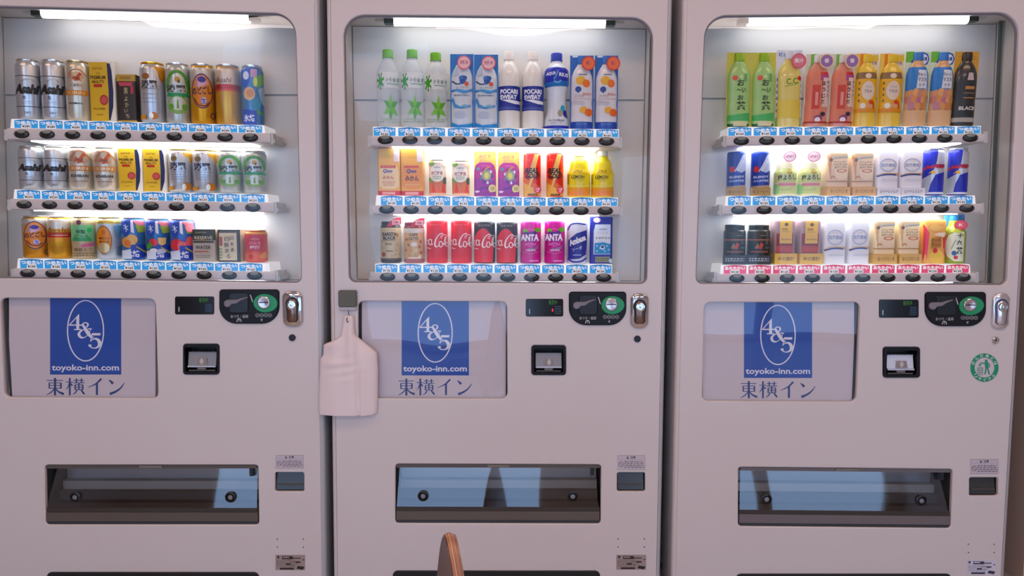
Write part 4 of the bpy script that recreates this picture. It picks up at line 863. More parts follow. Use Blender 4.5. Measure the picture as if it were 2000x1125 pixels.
D_('orangecard', 'card', '#1E74BE', [R(-.8, .975, -.3, .997, '#E8F0F8')], bops=[B(.0, .105, '#2456AE'), T('SUNTORY', 0, .075, .03, '#8AB0E0', 1.0), R(-.35, .74, .5, .752, '#3A6A8A'), E(-.15, .665, .45, .060, '#F0C04A'), E(.38, .625, .34, .055, '#EE8A3A'), E(-.35, .545, .28, .04, '#28549C'), G([(-.55, .53), (-.15, .53), (-.35, .49)], '#28549C'), T('天然水', -.25, .455, .045, '#B8A8A8', .9), T('朝摘み', .45, .48, .04, '#E09A80', .8), R(-.85, .415, .85, .42, '#E0A888'), E(.15, .265, .36, .045, '#F0BC48'), E(.6, .23, .36, .052, '#F0843A'), *dots(-.8, .33, .2, .4, '#C8C4C8', 2, 6)],
   bcol='#DCDADF', badge=('#D8302A', '#F0703A', .55, .875, '新'), prof=PET, bcap='#2E7EC8')
D_('orangepack', 'pack', '#F4C676', [R(-1, 0, 1, .10, '#D8404A'), R(-.6, .02, .55, .08, '#F0B0A8'), R(-.35, .80, .30, .98, '#E8C25A'), R(.45, .72, .95, .98, '#EBD8DC'), G([(-.7, .62), (.75, .62), (.9, .5), (.9, .2), (.5, .14), (-.5, .14), (-.85, .2), (-.85, .5)], '#F6DFB4'), R(-.72, .585, .6, .64, '#D85A4A'), T('なっちゃん', -.05, .612, .03, '#F8E0D0', 1.0), T('Qoo', -.1, .52, .09, '#5A4AA8', .85, 0, .04, .2), T('みかん', -.05, .385, .08, '#C8584A', 1.0, 0, .02), R(-.6, .28, .6, .30, '#E8B09A'), *dots(-.5, .2, .5, .27, '#E0A48A', 2, 2)], depth=.7, ptop='#F3C46C')
D_('orangepack2', 'pack', '#F2BC5E', [R(-1, 0, 1, .10, '#C83040'), R(-.6, .02, .55, .08, '#F0B0A8'), R(-.35, .80, .30, .98, '#E8B83A'), R(.45, .72, .95, .98, '#E8DCE0'), G([(-.7, .62), (.75, .62), (.9, .5), (.9, .2), (.5, .14), (-.5, .14), (-.85, .2), (-.85, .5)], '#F0A852'), R(-.72, .59, .6, .64, '#DC6A4A'), T('Qoo', -.05, .52, .10, '#4A3E90', .9, 0, .04, .2), T('みかん', .0, .37, .12, '#7A3428', 1.2, 0, .04), R(-.6, .22, .7, .25, '#F0C07A')], depth=.7)
D_('vegetable', 'slim', '#E6D2B8', [B(0, .08, '#F0C8B0'), G([(-1, .08), (1, .08), (1, .42), (-1, .42)], '#DE8A5A'), G([(-.7, .1), (-.5, .38), (-.2, .1)], '#E2602C'), G([(-.1, .1), (.1, .35), (.35, .1)], '#E87848'), G([(.4, .1), (.7, .4), (.9, .1)], '#DC5A34'), E(.85, .42, .25, .10, '#4A5A3C'), E(-.7, .45, .3, .08, '#8AA858'), R(-1, .80, 1, .95, '#E0D0C0'), E(-.65, .88, .35, .07, '#7FA05A'), E(-.05, .62, .82, .24, '#F2EFE8'),
   T('100%', -.05, .78, .05, '#7A5A4A', .8), T('充実野菜', -.05, .62, .10, '#C07A78', 1.3, 0, .02), *dots(-.5, .45, .45, .55, '#A8B090', 2, 3)], metal=0, lid='#F0E8E0')
D_('grapepack', 'pack', '#ECD873', [G([(-1, 0), (1, 0), (1, .55), (.85, .70), (.5, .765), (-.5, .765), (-.85, .70), (-1, .55)], '#C0389C'), G([(-1, 0), (1, 0), (1, .35), (-1, .42)], '#A028A0'), T('ぶどう', -.05, .90, .08, '#E8889A', 1.1, 0, .03), T('ゼリー', -.05, .81, .06, '#F0A0A8', .9, 0, .03), T('つぶつぶ', 0, .69, .035, '#F0C0E4', .7),
   E(.15, .48, .42, .12, '#9AA890'), E(.15, .47, .22, .07, '#E4DC6A'), *[E(.15+.52*math.cos(a), .46+.15*math.sin(a), .10, .035, c) for a, c in [(k*.7, ('#5A3A90', '#D8E0E8', '#6A8A9A')[k % 3]) for k in range(9)]], S([(-.3, .5), (.2, .64), (.5, .66)], .12, '#D89860'), E(-.6, .62, .15, .04, '#6A9AA8'), R(-.9, .09, -.5, .13, '#E8D8F0'), S([(-.5, .16), (.0, .20), (.5, .17)], .16, '#6A2A90'), E(.68, .18, .36, .09, '#E6DA96'), E(.68, .18, .20, .05, '#B8AC78'), *[E(-.75+.3*k, .05+.03*(k % 2), .13, .03, '#8A1A88') for k in range(6)]], depth=.4)
D_('realgold', 'slim', '#E2402C', [G([(-1, .0), (1, .0), (1, .10), (-1, .34)], '#E9BC62'), G([(-1, .34), (1, .10), (1, .22), (-1, .46)], '#E8823A'), G([(.25, .97), (.75, .97), (.35, .62), (.6, .62), (-.55, .10), (-.15, .48), (-.45, .48)], '#F0C878'), T('REAL', 0, .60, .12, '#26201E', 1.55, .0, .05, .2), T('GOLD', .05, .48, .12, '#26201E', 1.55, 0, .05, .2), T('リアル', -.5, .84, .05, '#F0B0A0', .5), R(-.5, .03, .6, .075, '#7A5A20')], metal=.1, badge2=('#D8283A', .62, .16), nolid=True)
D_('lemonade', 'bottle', '#F4E43C', [G([(-1, .0), (1, .0), (1, .22), (-1, .20)], '#F2B24A'), R(-.75, .03, .7, .14, '#F0A468'), R(-1, .50, 1, .62, '#ECD018'), T('CITRUS', -.1, .56, .055, '#6A5A1C', .9, 0, .02), T('LEMON', -.1, .44, .07, '#5C4E1A', 1.1, 0, .02), R(-.5, .385, .4, .395, '#A8942A'), R(-.4, .345, .3, .352, '#B8A43A'), R(-.98, .30, -.85, .50, '#A89420'), S([(-.9, .26), (.2, .24), (.9, .27)], .06, '#F8F0A0')], prof=TINPET, cap='#DCD8CC')
D_('latte_dark', 'botcan', '#CDBE9C', [B(0, .095, '#2F2622'), B(.095, .12, '#8A6A50'), T('TULLY\'S', .1, .76, .03, '#9A9AA8', .7), T('BARISTA', -.1, .665, .085, '#3E352C', 1.35, 0, .04), T('BLACK', -.1, .575, .075, '#2E2620', 1.2, 0, .04), R(-.75, .515, .4, .525, '#6A5A48'), T('無糖', -.2, .44, .05, '#5A4C40', .6), R(-.4, .27, .2, .29, '#5A4A3C'), E(-.65, .2, .18, .055, '#9A4A2C'), E(.6, .65, .12, .05, '#B8843C'), *[E(x, y, .08, .02, '#B8A070') for x, y in ((.5, .3), (.6, .42), (-.8, .5), (.4, .2), (-.75, .35), (.75, .2), (.1, .16))]], prof=BOTCAN, cap='#2E3030', star=True)
D_('latte_brown', 'botcan', '#D8B890', [B(0, .10, '#A86A6A'), B(.70, .80, '#D8D2CC'), T('CAFE', -.05, .66, .07, '#5A4A3A', .8, 0, .03), T('LATTE', -.05, .57, .07, '#6A5A4A', .9, 0, .03), *[E(x, y, .12, .035, c) for x, y, c in ((-.7, .55, '#B87A3C'), (-.5, .42, '#C8883C'), (.6, .5, '#B8703A'), (.5, .38, '#C07A44'), (-.75, .3, '#C88C40'), (-.3, .3, '#D8A860'), (.2, .3, '#E0D0A8'), (.65, .25, '#B87844'), (-.5, .18, '#D8B070'), (.1, .18, '#B8A860'), (.5, .16, '#E8E0D0'))], E(0, .44, .3, .05, '#E8E4E0'), R(-.5, .115, .6, .14, '#F0E8E0')], prof=BOTCAN, cap='#7A2E3A', star=True)
def coke(wave): return [T('ゼロ' if wave else 'コカ・コーラ', -.1, .905, .025, '#F8C8CC', 1.1)]+[
   S([(.62, .66, .05), (.45, .70, .07), (.15, .66, .07), (-.12, .55, .11), (-.20, .44, .13), (-.08, .385, .10), (.15, .42, .05)], .08, '#F8F0F0'), S([(.62, .66), (.80, .67), (.92, .62)], .05, '#F8F0F0'), S([(.30, .60), (.42, .66), (.50, .64), (.38, .58)], .04, '#F8F0F0'),
   O(.34, .45, .15, .065, .075, '#F8F0F0'), S([(.44, .50), (.60, .44)], .05, '#F8F0F0'), S([(.60, .42), (.72, .60), (.80, .60), (.70, .42)], .06, '#F8F0F0'), O(.88, .44, .10, .05, .06, '#F8F0F0'),
   O(-.62, .50, .14, .065, .07, '#F8F0F0'), S([(-.46, .56), (-.50, .44), (-.36, .46)], .06, '#F8F0F0'), S([(-.82, .55), (-.94, .52), (-.95, .46), (-.84, .44)], .06, '#F8F0F0'), S([(-.95, .36), (-.75, .355), (-.55, .345)], .05, '#F8F0F0')]
D_('cola', 'slim', '#E0142A', coke(0), metal=.12, nolid=True)
D_('colazero', 'slim', '#1E1A1C', [E(-.12, .34, .95, .50, '#E0142A'), G([(-.98, .0), (.75, .0), (.80, .35), (-.98, .35)], '#E0142A'), R(-.9, .92, .6, .94, '#5A585C')]+coke(1), metal=.12, nolid=True)
D_('fanta', 'slim', '#D032A0', [B(0, .03, '#8A2A90'), B(.03, .25, '#C81E96'), O(0, .62, .62, .20, .08, '#E878C8'), E(.65, .80, .3, .06, '#6AA03A'), E(-.5, .78, .25, .05, '#7FB04A'), G([(-.8, .70), (-.5, .76), (.0, .74), (.4, .78), (.6, .72), (.2, .68)], '#5A2A90'), T('FANTA', -.17, .61, .16, '#5A3AA8', 1.95, 0, .09), T('FANTA', -.20, .62, .16, '#F4F0FA', 1.9, 0, .05), S([(-.6, .44), (.0, .48), (.5, .44)], .08, '#E89AD8'), G([(-.3, .30), (.6, .34), (.75, .46), (.5, .40), (-.2, .36)], '#9A78A8'), T('GRAPE', 0, .32, .05, '#F0D8F0', .9, 0, .02), S([(-.7, .28), (0, .24), (.7, .28)], .04, '#E89AD8'), R(-.1, .06, .7, .08, '#F0B8E4')], metal=.2, nolid=True)
D_('ambasa', 'slim', '#D9DCE8', [G([(-.85, .10), (.2, .12), (.85, .22), (.95, .60), (.90, .80), (-.1, .72), (-.85, .56)], '#34429E'), S([(-.9, .80), (-.6, .93), (.0, .96), (.8, .93)], .12, '#3A4AA8'), S([(-.9, .12), (-.4, .05), (.4, .06), (.9, .14)], .18, '#4A5AB0'), T('Ambasa', .02, .56, .15, '#ECEEF8', 1.65, .38, .05, .15), T('ソーダ', .0, .36, .09, '#C8D0F0', 1.0, .25, .03), R(-.4, .20, .4, .22, '#B8C4EC')], metal=.25, nolid=True)
D_('nata', 'pack', '#3546A8', [G([(-.70, .20), (.80, .20), (.80, .84), (-.55, .84), (-.70, .70)], '#DCE4F0'), G([(-.62, .21), (.80, .21), (.80, .42), (.2, .46), (-.62, .44)], '#3A9CD0'), T('ナタデココ', .10, .55, .055, '#3A3E54', 1.25, 0, .03), T('ヨーグルト味', .1, .66, .03, '#C88AA0', .9), R(-.2, .73, .5, .745, '#8A8EA0'), T('ココナッツ', .1, .48, .02, '#8A92A8', .7), *[E(x, y, .09, .022, '#9AD4EC') for x, y in ((-.4, .38), (-.1, .33), (.5, .38), (.3, .27), (-.4, .27), (.65, .30))], E(.1, .35, .22, .05, '#E4ECF4'), E(.1, .36, .15, .03, '#3A62A0'), E(-.42, .93, .32, .055, '#EBC8DC'), E(-.42, .93, .22, .035, '#F4E4EC'), R(-.55, .03, .75, .15, '#8E927C'), *dots(-.5, .05, .7, .13, '#5C6050', 2, 3), E(.85, .06, .18, .05, '#C8E0F0')], depth=.35)

# right machine
D_('greentea', 'card', '#CCC956', [R(-.38, .95, .35, 1, '#B4B42C')], bops=[B(.0, .05, '#2E6A4A'), R(-.55, .02, .7, .085, '#D8D2AC'), G([(-1, .09), (1, .09), (1, .20), (-1, .16)], '#5CB870'), E(-.45, .665, .24, .035, '#E0705A'), T('お', .05, .60, .09, '#3A5230', .65, 0, .03), T('〜い', .10, .50, .07, '#3A5230', .8, 0, .02), T('お', .05, .40, .07, '#3A5230', .55, 0, .03), T('茶', .12, .29, .12, '#2E4228', .85, 0, .03), R(.35, .62, .6, .72, '#7EB07A')],
   bcol='#AFD48E', prof=PET, bcap='#9AC01E')
D_('cclemon', 'card', '#D9DEE6', [T('ビタミンC', 0, .945, .05, '#3A62A8', 1.7, 0, .04), R(-1, .0, 1, .13, '#4FA070'), T('はちみつ', -.05, .065, .05, '#8CD0A8', 1.3), *[R(-.97, .2+.08*k, -.88, .24+.08*k, '#5A6A90') for k in range(6)], *[R(.86, .2+.08*k, .95, .24+.08*k, '#5A6A90') for k in range(6)]],
   bops=[T('C.C.', .15, .60, .08, '#6A9A2C', 1.1, .1, .03), E(.78, .64, .2, .03, '#D8484A'), S([(-.5, .53), (.5, .56)], .05, '#8AA83A'), G([(-1, .36), (1, .36), (1, .12), (-1, .12)], '#E8D468')], bcol='#EADA86', prof=PET, bcap='#D8DDE4', badge=('#D8566A', '#DE7484', .55, .84, '果汁'))
D_('redtea', 'card', '#DDD2C4', [R(-.62, .84, -.15, 1, '#7FBE5A'), R(-.75, .66, -.42, .84, '#A8CC8A'), R(-1, 0, 1, .07, '#D8A060'), *dots(-.6, .015, .7, .055, '#A06A3A', 1, 3)],
   bops=[G([(-.95, .06), (.45, .06), (.45, .78), (-.95, .78)], '#E4937A'), R(-.55, .25, .15, .58, '#D65A4A'), R(.1, .70, .9, .76, '#C82A38'), G([(.1, .64), (.9, .64), (.9, .72), (.1, .72)], '#B86090'), R(.35, .28, .98, .68, '#E8CFC4'), *[T(ch, .42, .60-.085*i, .06, '#4A2A30', .34, 0, .03) for i, ch in enumerate('ほうじ茶')], *[T(ch, .82, .62-.06*i, .04, '#3A3034', .22) for i, ch in enumerate('まろやか')], R(-.3, .30, -.05, .48, '#ECA89C'), E(.05, .12, .35, .045, '#8A4A7A'), E(.0, .10, .25, .035, '#F0E4EC'), E(.45, .18, .22, .03, '#3A3A50'), R(-1, .055, 1, .075, '#B02A2A')],
   bcol='#E2A08C', prof=PET, bcap='#D8D4D0', badge=('#E8D4A8', '#9A6AA8', .45, .885, '香'), shear=.09)
D_('jasmine', 'card', '#F0D06A', [R(-.62, .74, -.05, 1, '#EE9636'), R(-.05, .78, .95, 1, '#E9DCC0'), G([(.0, .80), (.5, .98), (1, .98), (1, .90), (.5, .88)], '#E8C83A'), T('新発売', .48, .87, .05, '#8A6AA0', .8, 0, .02), *[S([(x, 0), (x, .22)], .02, '#DCAE3C', False) for x in (-.7, -.4, -.1, .2, .5)]],
   bops=[B(.66, .75, '#8C7050'), E(.0, .70, .3, .035, '#E8D8C0'), R(-1, .25, 1, .66, '#EFBE30'), E(.05, .50, .62, .13, '#E6D6C4'), T('TEAS\'', .05, .55, .03, '#A8A098', .7), T('TEA', .05, .49, .04, '#9A9290', .8, 0, .02), G([(-.3, .26), (.1, .36), (.6, .36), (.8, .26)], '#E8B080'), E(.4, .34, .25, .03, '#E0602C'), E(-.4, .29, .25, .04, '#EDE8D8'), R(.55, .25, .7, .33, '#C85A2C'), R(-1, .20, 1, .25, '#E8A02C'), *[E(-.75, .36+.08*k, .06, .02, '#5A6A2C') for k in range(4)]], bcol='#F0CE5E', prof=PET, bcap='#E8C840', shear=.07)
D_('fruitcard', 'card', '#CFE2C8', [R(-1, .86, -.30, 1, '#7CC04A'), G([(-.62, .86), (.1, .97), (.4, .995), (.8, .97), (.95, .90), (.8, .83), (.3, .82)], '#2C6CC0'), E(.42, .90, .44, .075, '#E4E8F4'), O(.42, .90, .44, .075, .06, '#2448A0'), T('大容量', .42, .905, .05, '#3A4A90', .68, 0, .02), R(-.85, .02, .85, .24, '#E2B890')],
   bops=[G([(-1, .48), (1, .48), (1, .80), (-1, .80)], '#3A8CCC'), G([(-.2, .50), (.8, .50), (.75, .76), (-.1, .76)], '#E0E4EA'), T('ぎゅっと', .28, .70, .05, '#4A505C', .8, 0, .02), T('マスカ', .28, .63, .055, '#4A505C', .8, 0, .02), T('ット', .28, .56, .05, '#4A505C', .6, 0, .02), R(-.1, .505, .65, .515, '#7A8088'), *[E(x, y, .27, .055, c) for x, y, c in ((-.6, .44, '#DCA070'), (-.2, .46, '#E8B47A'), (.2, .44, '#D89A8A'), (.6, .45, '#E2AE78'), (-.75, .36, '#C88A80'), (-.3, .36, '#E0A060'), (.1, .34, '#C880A0'), (.5, .35, '#E8B880'), (.8, .37, '#D8A070'), (-.5, .28, '#C890A0'), (0, .27, '#E0A870'), (.5, .27, '#D8986A'))], G([(-1, .0), (1, .0), (1, .22), (-1, .22)], '#E4BE96')], bcol='#E0B48C', prof=PET, bcap='#4A8CCC', shear=.11)
D_('blackcard', 'card', '#D6A640', [R(-.7, .93, .7, .935, '#8A6A20'), R(-.5, .90, .8, .905, '#8A6A20'), R(-1, .05, 1, .10, '#B8B4AC')], bops=[G([(-1, .12), (1, .12), (1, .62), (-1, .62)], '#23282A'), B(.0, .06, '#2B2624'), B(.06, .12, '#A8A49C'), R(-.2, .50, .65, .54, '#C8965A'), R(-.3, .44, .7, .455, '#8A7050'), R(-.3, .38, .7, .39, '#D09A50'), T('BLACK', .15, .245, .05, '#D4D2CC', 1.5, 0, .04), G([(-.1, .62), (.5, .62), (.4, .72), (0, .72)], '#C8B8B4')], bcol='#2E2E30', prof=PET, bcap='#2A2420', shear=.11)
D_('bluecoffee', 'slim', '#2B50A8', [G([(-.98, .0), (.98, .0), (.98, .16), (-.98, .14)], '#3F96C8'), G([(-.98, .14), (.98, .16), (.98, .25), (-.98, .22)], '#B8A48C'), G([(-.1, .58), (.6, .92), (.95, .95), (.95, .58), (.5, .52)], '#C0CCE8'), S([(-.2, .55), (.5, .80)], .08, '#E8EEF8', False), S([(.1, .55), (.7, .80)], .08, '#E8EEF8', False), E(-.45, .60, .27, .07, '#D0404A'), T('BLENDY', .05, .43, .05, '#D8E0F4', 1.5, .05, .03), T('COFFEE', .05, .34, .05, '#C8D4F0', 1.5, .05, .03)], metal=.15, nolid=True, base=('#A8843C', '#5C4420', '缶コーヒー', .18))
D_('umebottle', 'bottle', '#EFEFD0', [G([(-1, .30), (1, .30), (1, .62), (-1, .62)], '#D2DC98'), G([(-1, .0), (1, .0), (1, .22), (-1, .24)], '#D2DC9A'), E(-.8, .16, .3, .12, '#A8DC9A'), E(.35, .55, .25, .06, '#B8A83C'), T('梅よろし', .12, .42, .13, '#3A423C', 1.55, .06, .03), R(-.6, .235, .85, .29, '#E07A9C'), R(-.5, .26, .7, .268, '#F4D0DC'), S([(-.4, .14), (.1, .13), (.5, .16)], .04, '#9AA858')], prof=TINPET, cap='#F2EFE8', badge=('#DC88B0', '#F6DCE8', .35, .885, 'はちみつ'))
def cafe(k): return [G([(-.98, .0), (-.55, .0), (-.6, .9), (-.98, .9)], '#D8A880' if k == 0 else '#E0C098'), R(-.9, .84, .9, .92, '#DCC8B0'), S([(-.75, .76), (-.2, .81), (.85, .84)], .10, '#9DB0BC'), E(-.68, .755, .16, .045, '#7A6A60'), T('カフェラテ', .15, .70, .05, '#8A6A4C', 1.1, 0, .02), T('ミルクたっぷり', .2, .63, .05, '#6A5444', 1.2, 0, .02), T('カフェオレ', .2, .55, .06, '#7A5A40', 1.1, 0, .03),
   G([(-.35, .46), (.98, .46), (.85, .28), (.5, .20), (.05, .20), (-.25, .30)], '#F0DCC4'), E(.30, .455, .62, .085, '#F4E6D4'), E(.30, .455, .50, .062, '#D8A078'), E(.30, .455, .3, .035, '#F0D4B8'), R(-.98, .14, .98, .17, '#C49A6C'), S([(-.7, .24), (-.5, .30), (-.3, .25)], .12, '#D8A070')]
D_('cafeau', 'pack', '#E8D2B8', cafe(0), depth=.8, base=('#D8A860', '#8A5C28', 'ほっとひといき', .20), round=True)
D_('cafeau_cream', 'pack', '#EBDCBE', cafe(1), depth=.8, base=('#DDB468', '#8A5C28', 'ほっとひといき', .22), round=True)
def kocha(): return [O(-.02, .60, .70, .165, .045, '#7A88B8', 34), O(-.02, .60, .60, .14, .02, '#9AA6CC', 34), T('紅茶花伝', .0, .60, .085, '#6A7AAE', 1.2, 0, .02), T('ROYAL', 0, .70, .025, '#B8A070', .5), S([(-.95, .33), (-.4, .38), (.2, .385), (.95, .37)], .09, '#D8B888'), S([(-.95, .305), (-.4, .345), (.2, .355), (.9, .34)], .13, '#3A4A90'), E(.80, .36, .12, .04, '#E0A888'), *dots(-.6, .17, .8, .24, '#A8AEC4', 2, 8, .25)]
D_('milktea', 'pack', '#E6E4EA', kocha(), depth=.8, base=('#E2E0E8', '#5A628E', 'ロイヤルミルク', .17), round=True)
D_('milktea2', 'pack', '#E6E6EC', kocha(), depth=.8, round=True)
D_('energy', 'slim', '#CBD0DA', [G([(-.98, .36), (-.98, .985), (.35, .985), (.25, .75), (.1, .60), (-.2, .46)], '#2A3CB8'), G([(.15, .44), (.98, .50), (.98, .08), (-.4, .08), (-.25, .25)], '#2436B4'), B(.0, .035, '#2A3A9C'), B(.035, .07, '#D8DCE8'), G([(-.98, .52), (-.3, .60), (.98, .60), (.98, .66), (.2, .66), (-.98, .58)], '#A83A6A'), T('Red Bull', .1, .605, .065, '#C8283C', 1.5, 0, .04), G([(-.5, .46), (-.1, .54), (.3, .46), (-.1, .49)], '#F0C038'), E(-.05, .49, .14, .035, '#F4C83A')], metal=.35, lid='#C8CCD6')
D_('blackcoffee', 'botcan', '#1E2322', [B(.60, .635, '#A06A58'), R(-.7, .30, .8, .335, '#9A6048'), G([(-.1, .40), (.15, .56), (.4, .50), (.2, .38)], '#C8483A'), G([(-.35, .42), (-.1, .54), (.0, .44), (-.2, .38)], '#8A7A50'), T('黒', .65, .54, .08, '#6A7A78', .3), T('無糖', .7, .42, .06, '#7A8A88', .35), T('ブラック', .3, .14, .05, '#5A6A68', .7), R(.1, .72, .6, .735, '#7A8280')], prof=BOTCAN, cap='#222826', base=('#2A2A2E', '#B0B0B8', '', .23))
D_('redjar', 'pack', '#A08A90', [R(-.80, .02, .72, .60, '#8C2026'), R(-.80, .05, .72, .22, '#B84A38'), *dots(-.6, .06, .55, .25, '#D87A5A', 3, 4, .3), R(-.55, .30, .60, .97, '#E4BE60'), E(.05, .86, .18, .05, '#7A5A28'), T('微糖', -.1, .72, .07, '#4A3A1C', .55), R(-.35, .64, .35, .65, '#8A6A2C'), T('プレミアム', .05, .42, .045, '#4A3A1C', .95, 0, .03)], depth=.8, base=('#E2B848', '#8A6420', '金の微糖', .24), round=True)
D_('peach', 'pack', '#F2C078', [G([(-1, .0), (-.7, .0), (-.55, .7), (-1, .9)], '#EE5C74'), G([(.75, .0), (.98, .0), (.98, .75), (.6, .70)], '#E84A66'), E(.15, .16, .60, .16, '#F4D070'), E(.0, .30, .2, .06, '#D8404A'), G([(-.4, .34), (.5, .38), (.5, .62), (-.35, .58)], '#C08A3C'), T('ピーチ', .05, .53, .08, '#7A4A20', .75, 0, .03), T('ティー', .05, .43, .08, '#7A4A20', .75, 0, .03), G([(-.2, .66), (.7, .60), (.9, .72), (.2, .70)], '#F0E0D0'), T('ほっと', .3, .88, .04, '#A8884A', .6), E(-.1, .82, .5, .08, '#F6D088')], depth=.7, round=True)
D_('sixteentea', 'bottle', '#A9B840', [B(.0, .66, '#9AAA3A'), G([(-.6, .15), (-.85, .38), (-.55, .60), (.0, .66), (.75, .66), (.75, .05), (.0, .05)], '#E4EAD8'), S([(-.9, .55), (-.4, .66), (.3, .64), (.9, .56)], .12, '#C4D060'), T('十', .38, .58, .10, '#26402A', .45, 0, .04), T('六', .35, .44, .10, '#26402A', .45, 0, .04), T('茶', .38, .27, .15, '#26402A', .55, 0, .04), E(-.05, .22, .2, .05, '#4A6AA8'), E(.1, .13, .18, .04, '#D84A4A'), S([(-.3, .3), (-.1, .42), (.05, .5)], .06, '#7A9A4A')], prof=[(.80, 0), (.96, .012), (1, .05), (1, .64), (.94, .68), (.70, .74), (.55, .80), (.5, .86), (.48, .893)], cap='#3A9AD0', badge=('#C8283E', '#D8485A', .48, .80, '新'), backtab='#3A94D0')

PROTO = {}
def drink_parts(ds, w, h):
    """mesh list for one design at width w and height h: [(part name, mesh, y, parent part)]"""
    d = MT[ds]; kind = d['kind']; out = []; Rm = w/2; met = d.get('metal', 0.0); METALLIC.clear()
    if met >= .5:
        for op in d['ops']:
            c = op[2] if op[0] in 'ps' else (op[3] if op[0] == 'b' else op[5])
            r_, g_, b_ = [int(c[1+2*i:3+2*i], 16) for i in range(3)]
            if min(r_, g_, b_) > 90: METALLIC.add(c)
    cuts = [math.sin(math.radians(a)) for a in range(-75, 76, 15)]
    def lathe_surf(pr, R_, hh, flat=1.0, yc=0.0):
        def f(u, v, o):
            r = prof_at(pr, v)*R_; a = math.asin(u)
            return (r*math.sin(a)+o*math.sin(a), yc-(r*math.cos(a)*flat+o*math.cos(a)+o*.3), v*hh)
        return f
    def bands(mb, ops, pr, R_, hh, flat=1.0, yc=0.0, full=True):
        for li, op in enumerate(ops):
            if op[0] != 'b': continue
            vs_ = sorted(set([op[1], op[2]]+[v for _, v in pr if op[1] < v < op[2]])); seg = 28; V = []
            for v in vs_:
                r = prof_at(pr, v)*R_+.0002+.00012*li
                for k in range(seg): a = 2*PI*k/seg; V.append((r*math.cos(a), yc+r*math.sin(a)*flat, v*hh))
            F = [(i*seg+k, i*seg+(k+1) % seg, (i+1)*seg+(k+1) % seg, (i+1)*seg+k) for i in range(len(vs_)-1) for k in range(seg)]
            c = op[3]; mb.add(V, F, mat(c, PRINT_ROUGH, met if c in METALLIC or (met >= .5) else 0))
    if kind in ('can', 'slim'):
        pr = CAN if kind == 'can' else SLIM
        if d.get('nolid'): pr = NOLID
        mb = MB(); mb.lathe([(r*Rm, v*h) for r, v in pr], mat(d['body'], .28, met), seg=32, cap1=True)
        bands(mb, d['ops'], pr, Rm, h); cv = [v for _, v in pr if .02 < v < .98]
        print_faces(mb, d['ops'], Rm, h, lathe_surf(pr, Rm, h), cuts, cv, met)
        out.append(('can_body', mb.mesh('can_body', True), None))
        if not d.get('nolid'):
            mb = MB(); r0 = pr[-1][0]*Rm
            mb.lathe([(r0, .960*h), (r0*1.035, .972*h), (r0*1.045, .992*h), (r0*1.0, 1.0*h), (r0*.95, .996*h), (r0*.93, .975*h)], mat(d['lid'], .2, .9), seg=32, cap0=False)
            mb.lathe([(r0*.25, .975*h), (r0*.24, .983*h)], mat(d['lid'], .2, .9), cy=-r0*.3, seg=12)
            out.append(('can_lid', mb.mesh('can_lid', True), None))
        if 'badge2' in d:
            c, bx_, bv = d['badge2']; mb = MB(); cc = Vector((bx_*Rm, -Rm*.95, bv*h)); rr = Rm*.42
            mb.lathe([(rr, 0), (rr, .0012)], mat(c, .35), cc.x, cc.y-.002, cc.z, 24, axis='y')
            print_faces(mb, [T('増量', 0, .62, .3, '#F8D8D8', 1.1, 0, .04), T('中', 0, .28, .25, '#F8D8D8', .6, 0, .04)], rr, 2*rr, lambda u, v, o: (cc.x+u*rr, cc.y-.002-o, cc.z-rr+v*2*rr))
            out.append(('round_badge', mb.mesh('round_badge'), None))
    elif kind == 'bottle':
        pr = d['prof']; yc = 0
        bm_ = M_PET if d.get('clear') else mat(d['body'], .25, 0, 0, 0, 400, .5, 0, .4)
        mb = MB(); mb.lathe([(r*Rm, v*h) for r, v in pr], bm_, seg=32); out.append(('bottle_body', mb.mesh('bottle_body', True), None))
        mb = MB(); bands(mb, d['ops'], pr, Rm, h); print_faces(mb, d['ops'], Rm, h, lathe_surf(pr, Rm, h), cuts, [v for _, v in pr if .02 < v < .98])
        out.append(('bottle_label', mb.mesh('bottle_label', True), None))
        mb = MB(); rc_ = Rm*.46
        mb.lathe([(rc_*1.04, .895*h), (rc_*1.04, .91*h), (rc_, .913*h), (rc_, .99*h), (rc_*.92, 1.0*h)], mat(d['cap'], .4), seg=24); out.append(('bottle_cap', mb.mesh('bottle_cap', True), None))
    elif kind == 'botcan':
        pr = d['prof']; mb = MB(); mb.lathe([(r*Rm, v*h) for r, v in pr], mat(d['body'], .32, .1), seg=32)
        bands(mb, d['ops'], pr, Rm, h); print_faces(mb, d['ops'], Rm, h, lathe_surf(pr, Rm, h), cuts, [.045, .8]); out.append(('can_body', mb.mesh('can_body', True), None))
        mb = MB(); hs = .955 if d.get('star') else 1.0
        mb.lathe([(Rm*.98, .815*h), (Rm*.99, .83*h), (Rm*.90, .865*h), (Rm*.90, (hs-.02)*h), (Rm*.84, hs*h)], mat(d['cap'], .3), seg=28); out.append(('screw_cap', mb.mesh('screw_cap', True), None))
        if d.get('star'):
            mb = MB(); Pt = [(-.35, .84), (-.15, .93), (.2, 1.0), (.62, 1.04), (1.0, 1.045), (1.0, .90), (.55, .86), (.2, .86), (.0, .83)]
            mb.prism([(u*Rm*1.02, v*h) for u, v in Pt], -Rm*1.02, -Rm*1.02+.0012, mat('#C81E3A', .4)); sf = lambda u, v, o: (u*Rm, -Rm*1.02-o, v*h)
            mb2 = [R(.15, .88, .92, .99, '#E8A8AC'), T('冷', .55, .935, .07, '#C83A4A', .5, 0, .03)]
            print_faces(mb, mb2, Rm, h, lambda u, v, o: (u*Rm, -Rm*1.02-o, v*h*1.0)); out.append(('promotion_tab', mb.mesh('promotion_tab'), None))
    elif kind == 'card':
        sh = d.get('shear', 0)*w
        mb = MB(); f = lambda x, y, z: (x+sh*(z/h-.5)*2*.5, y, z)
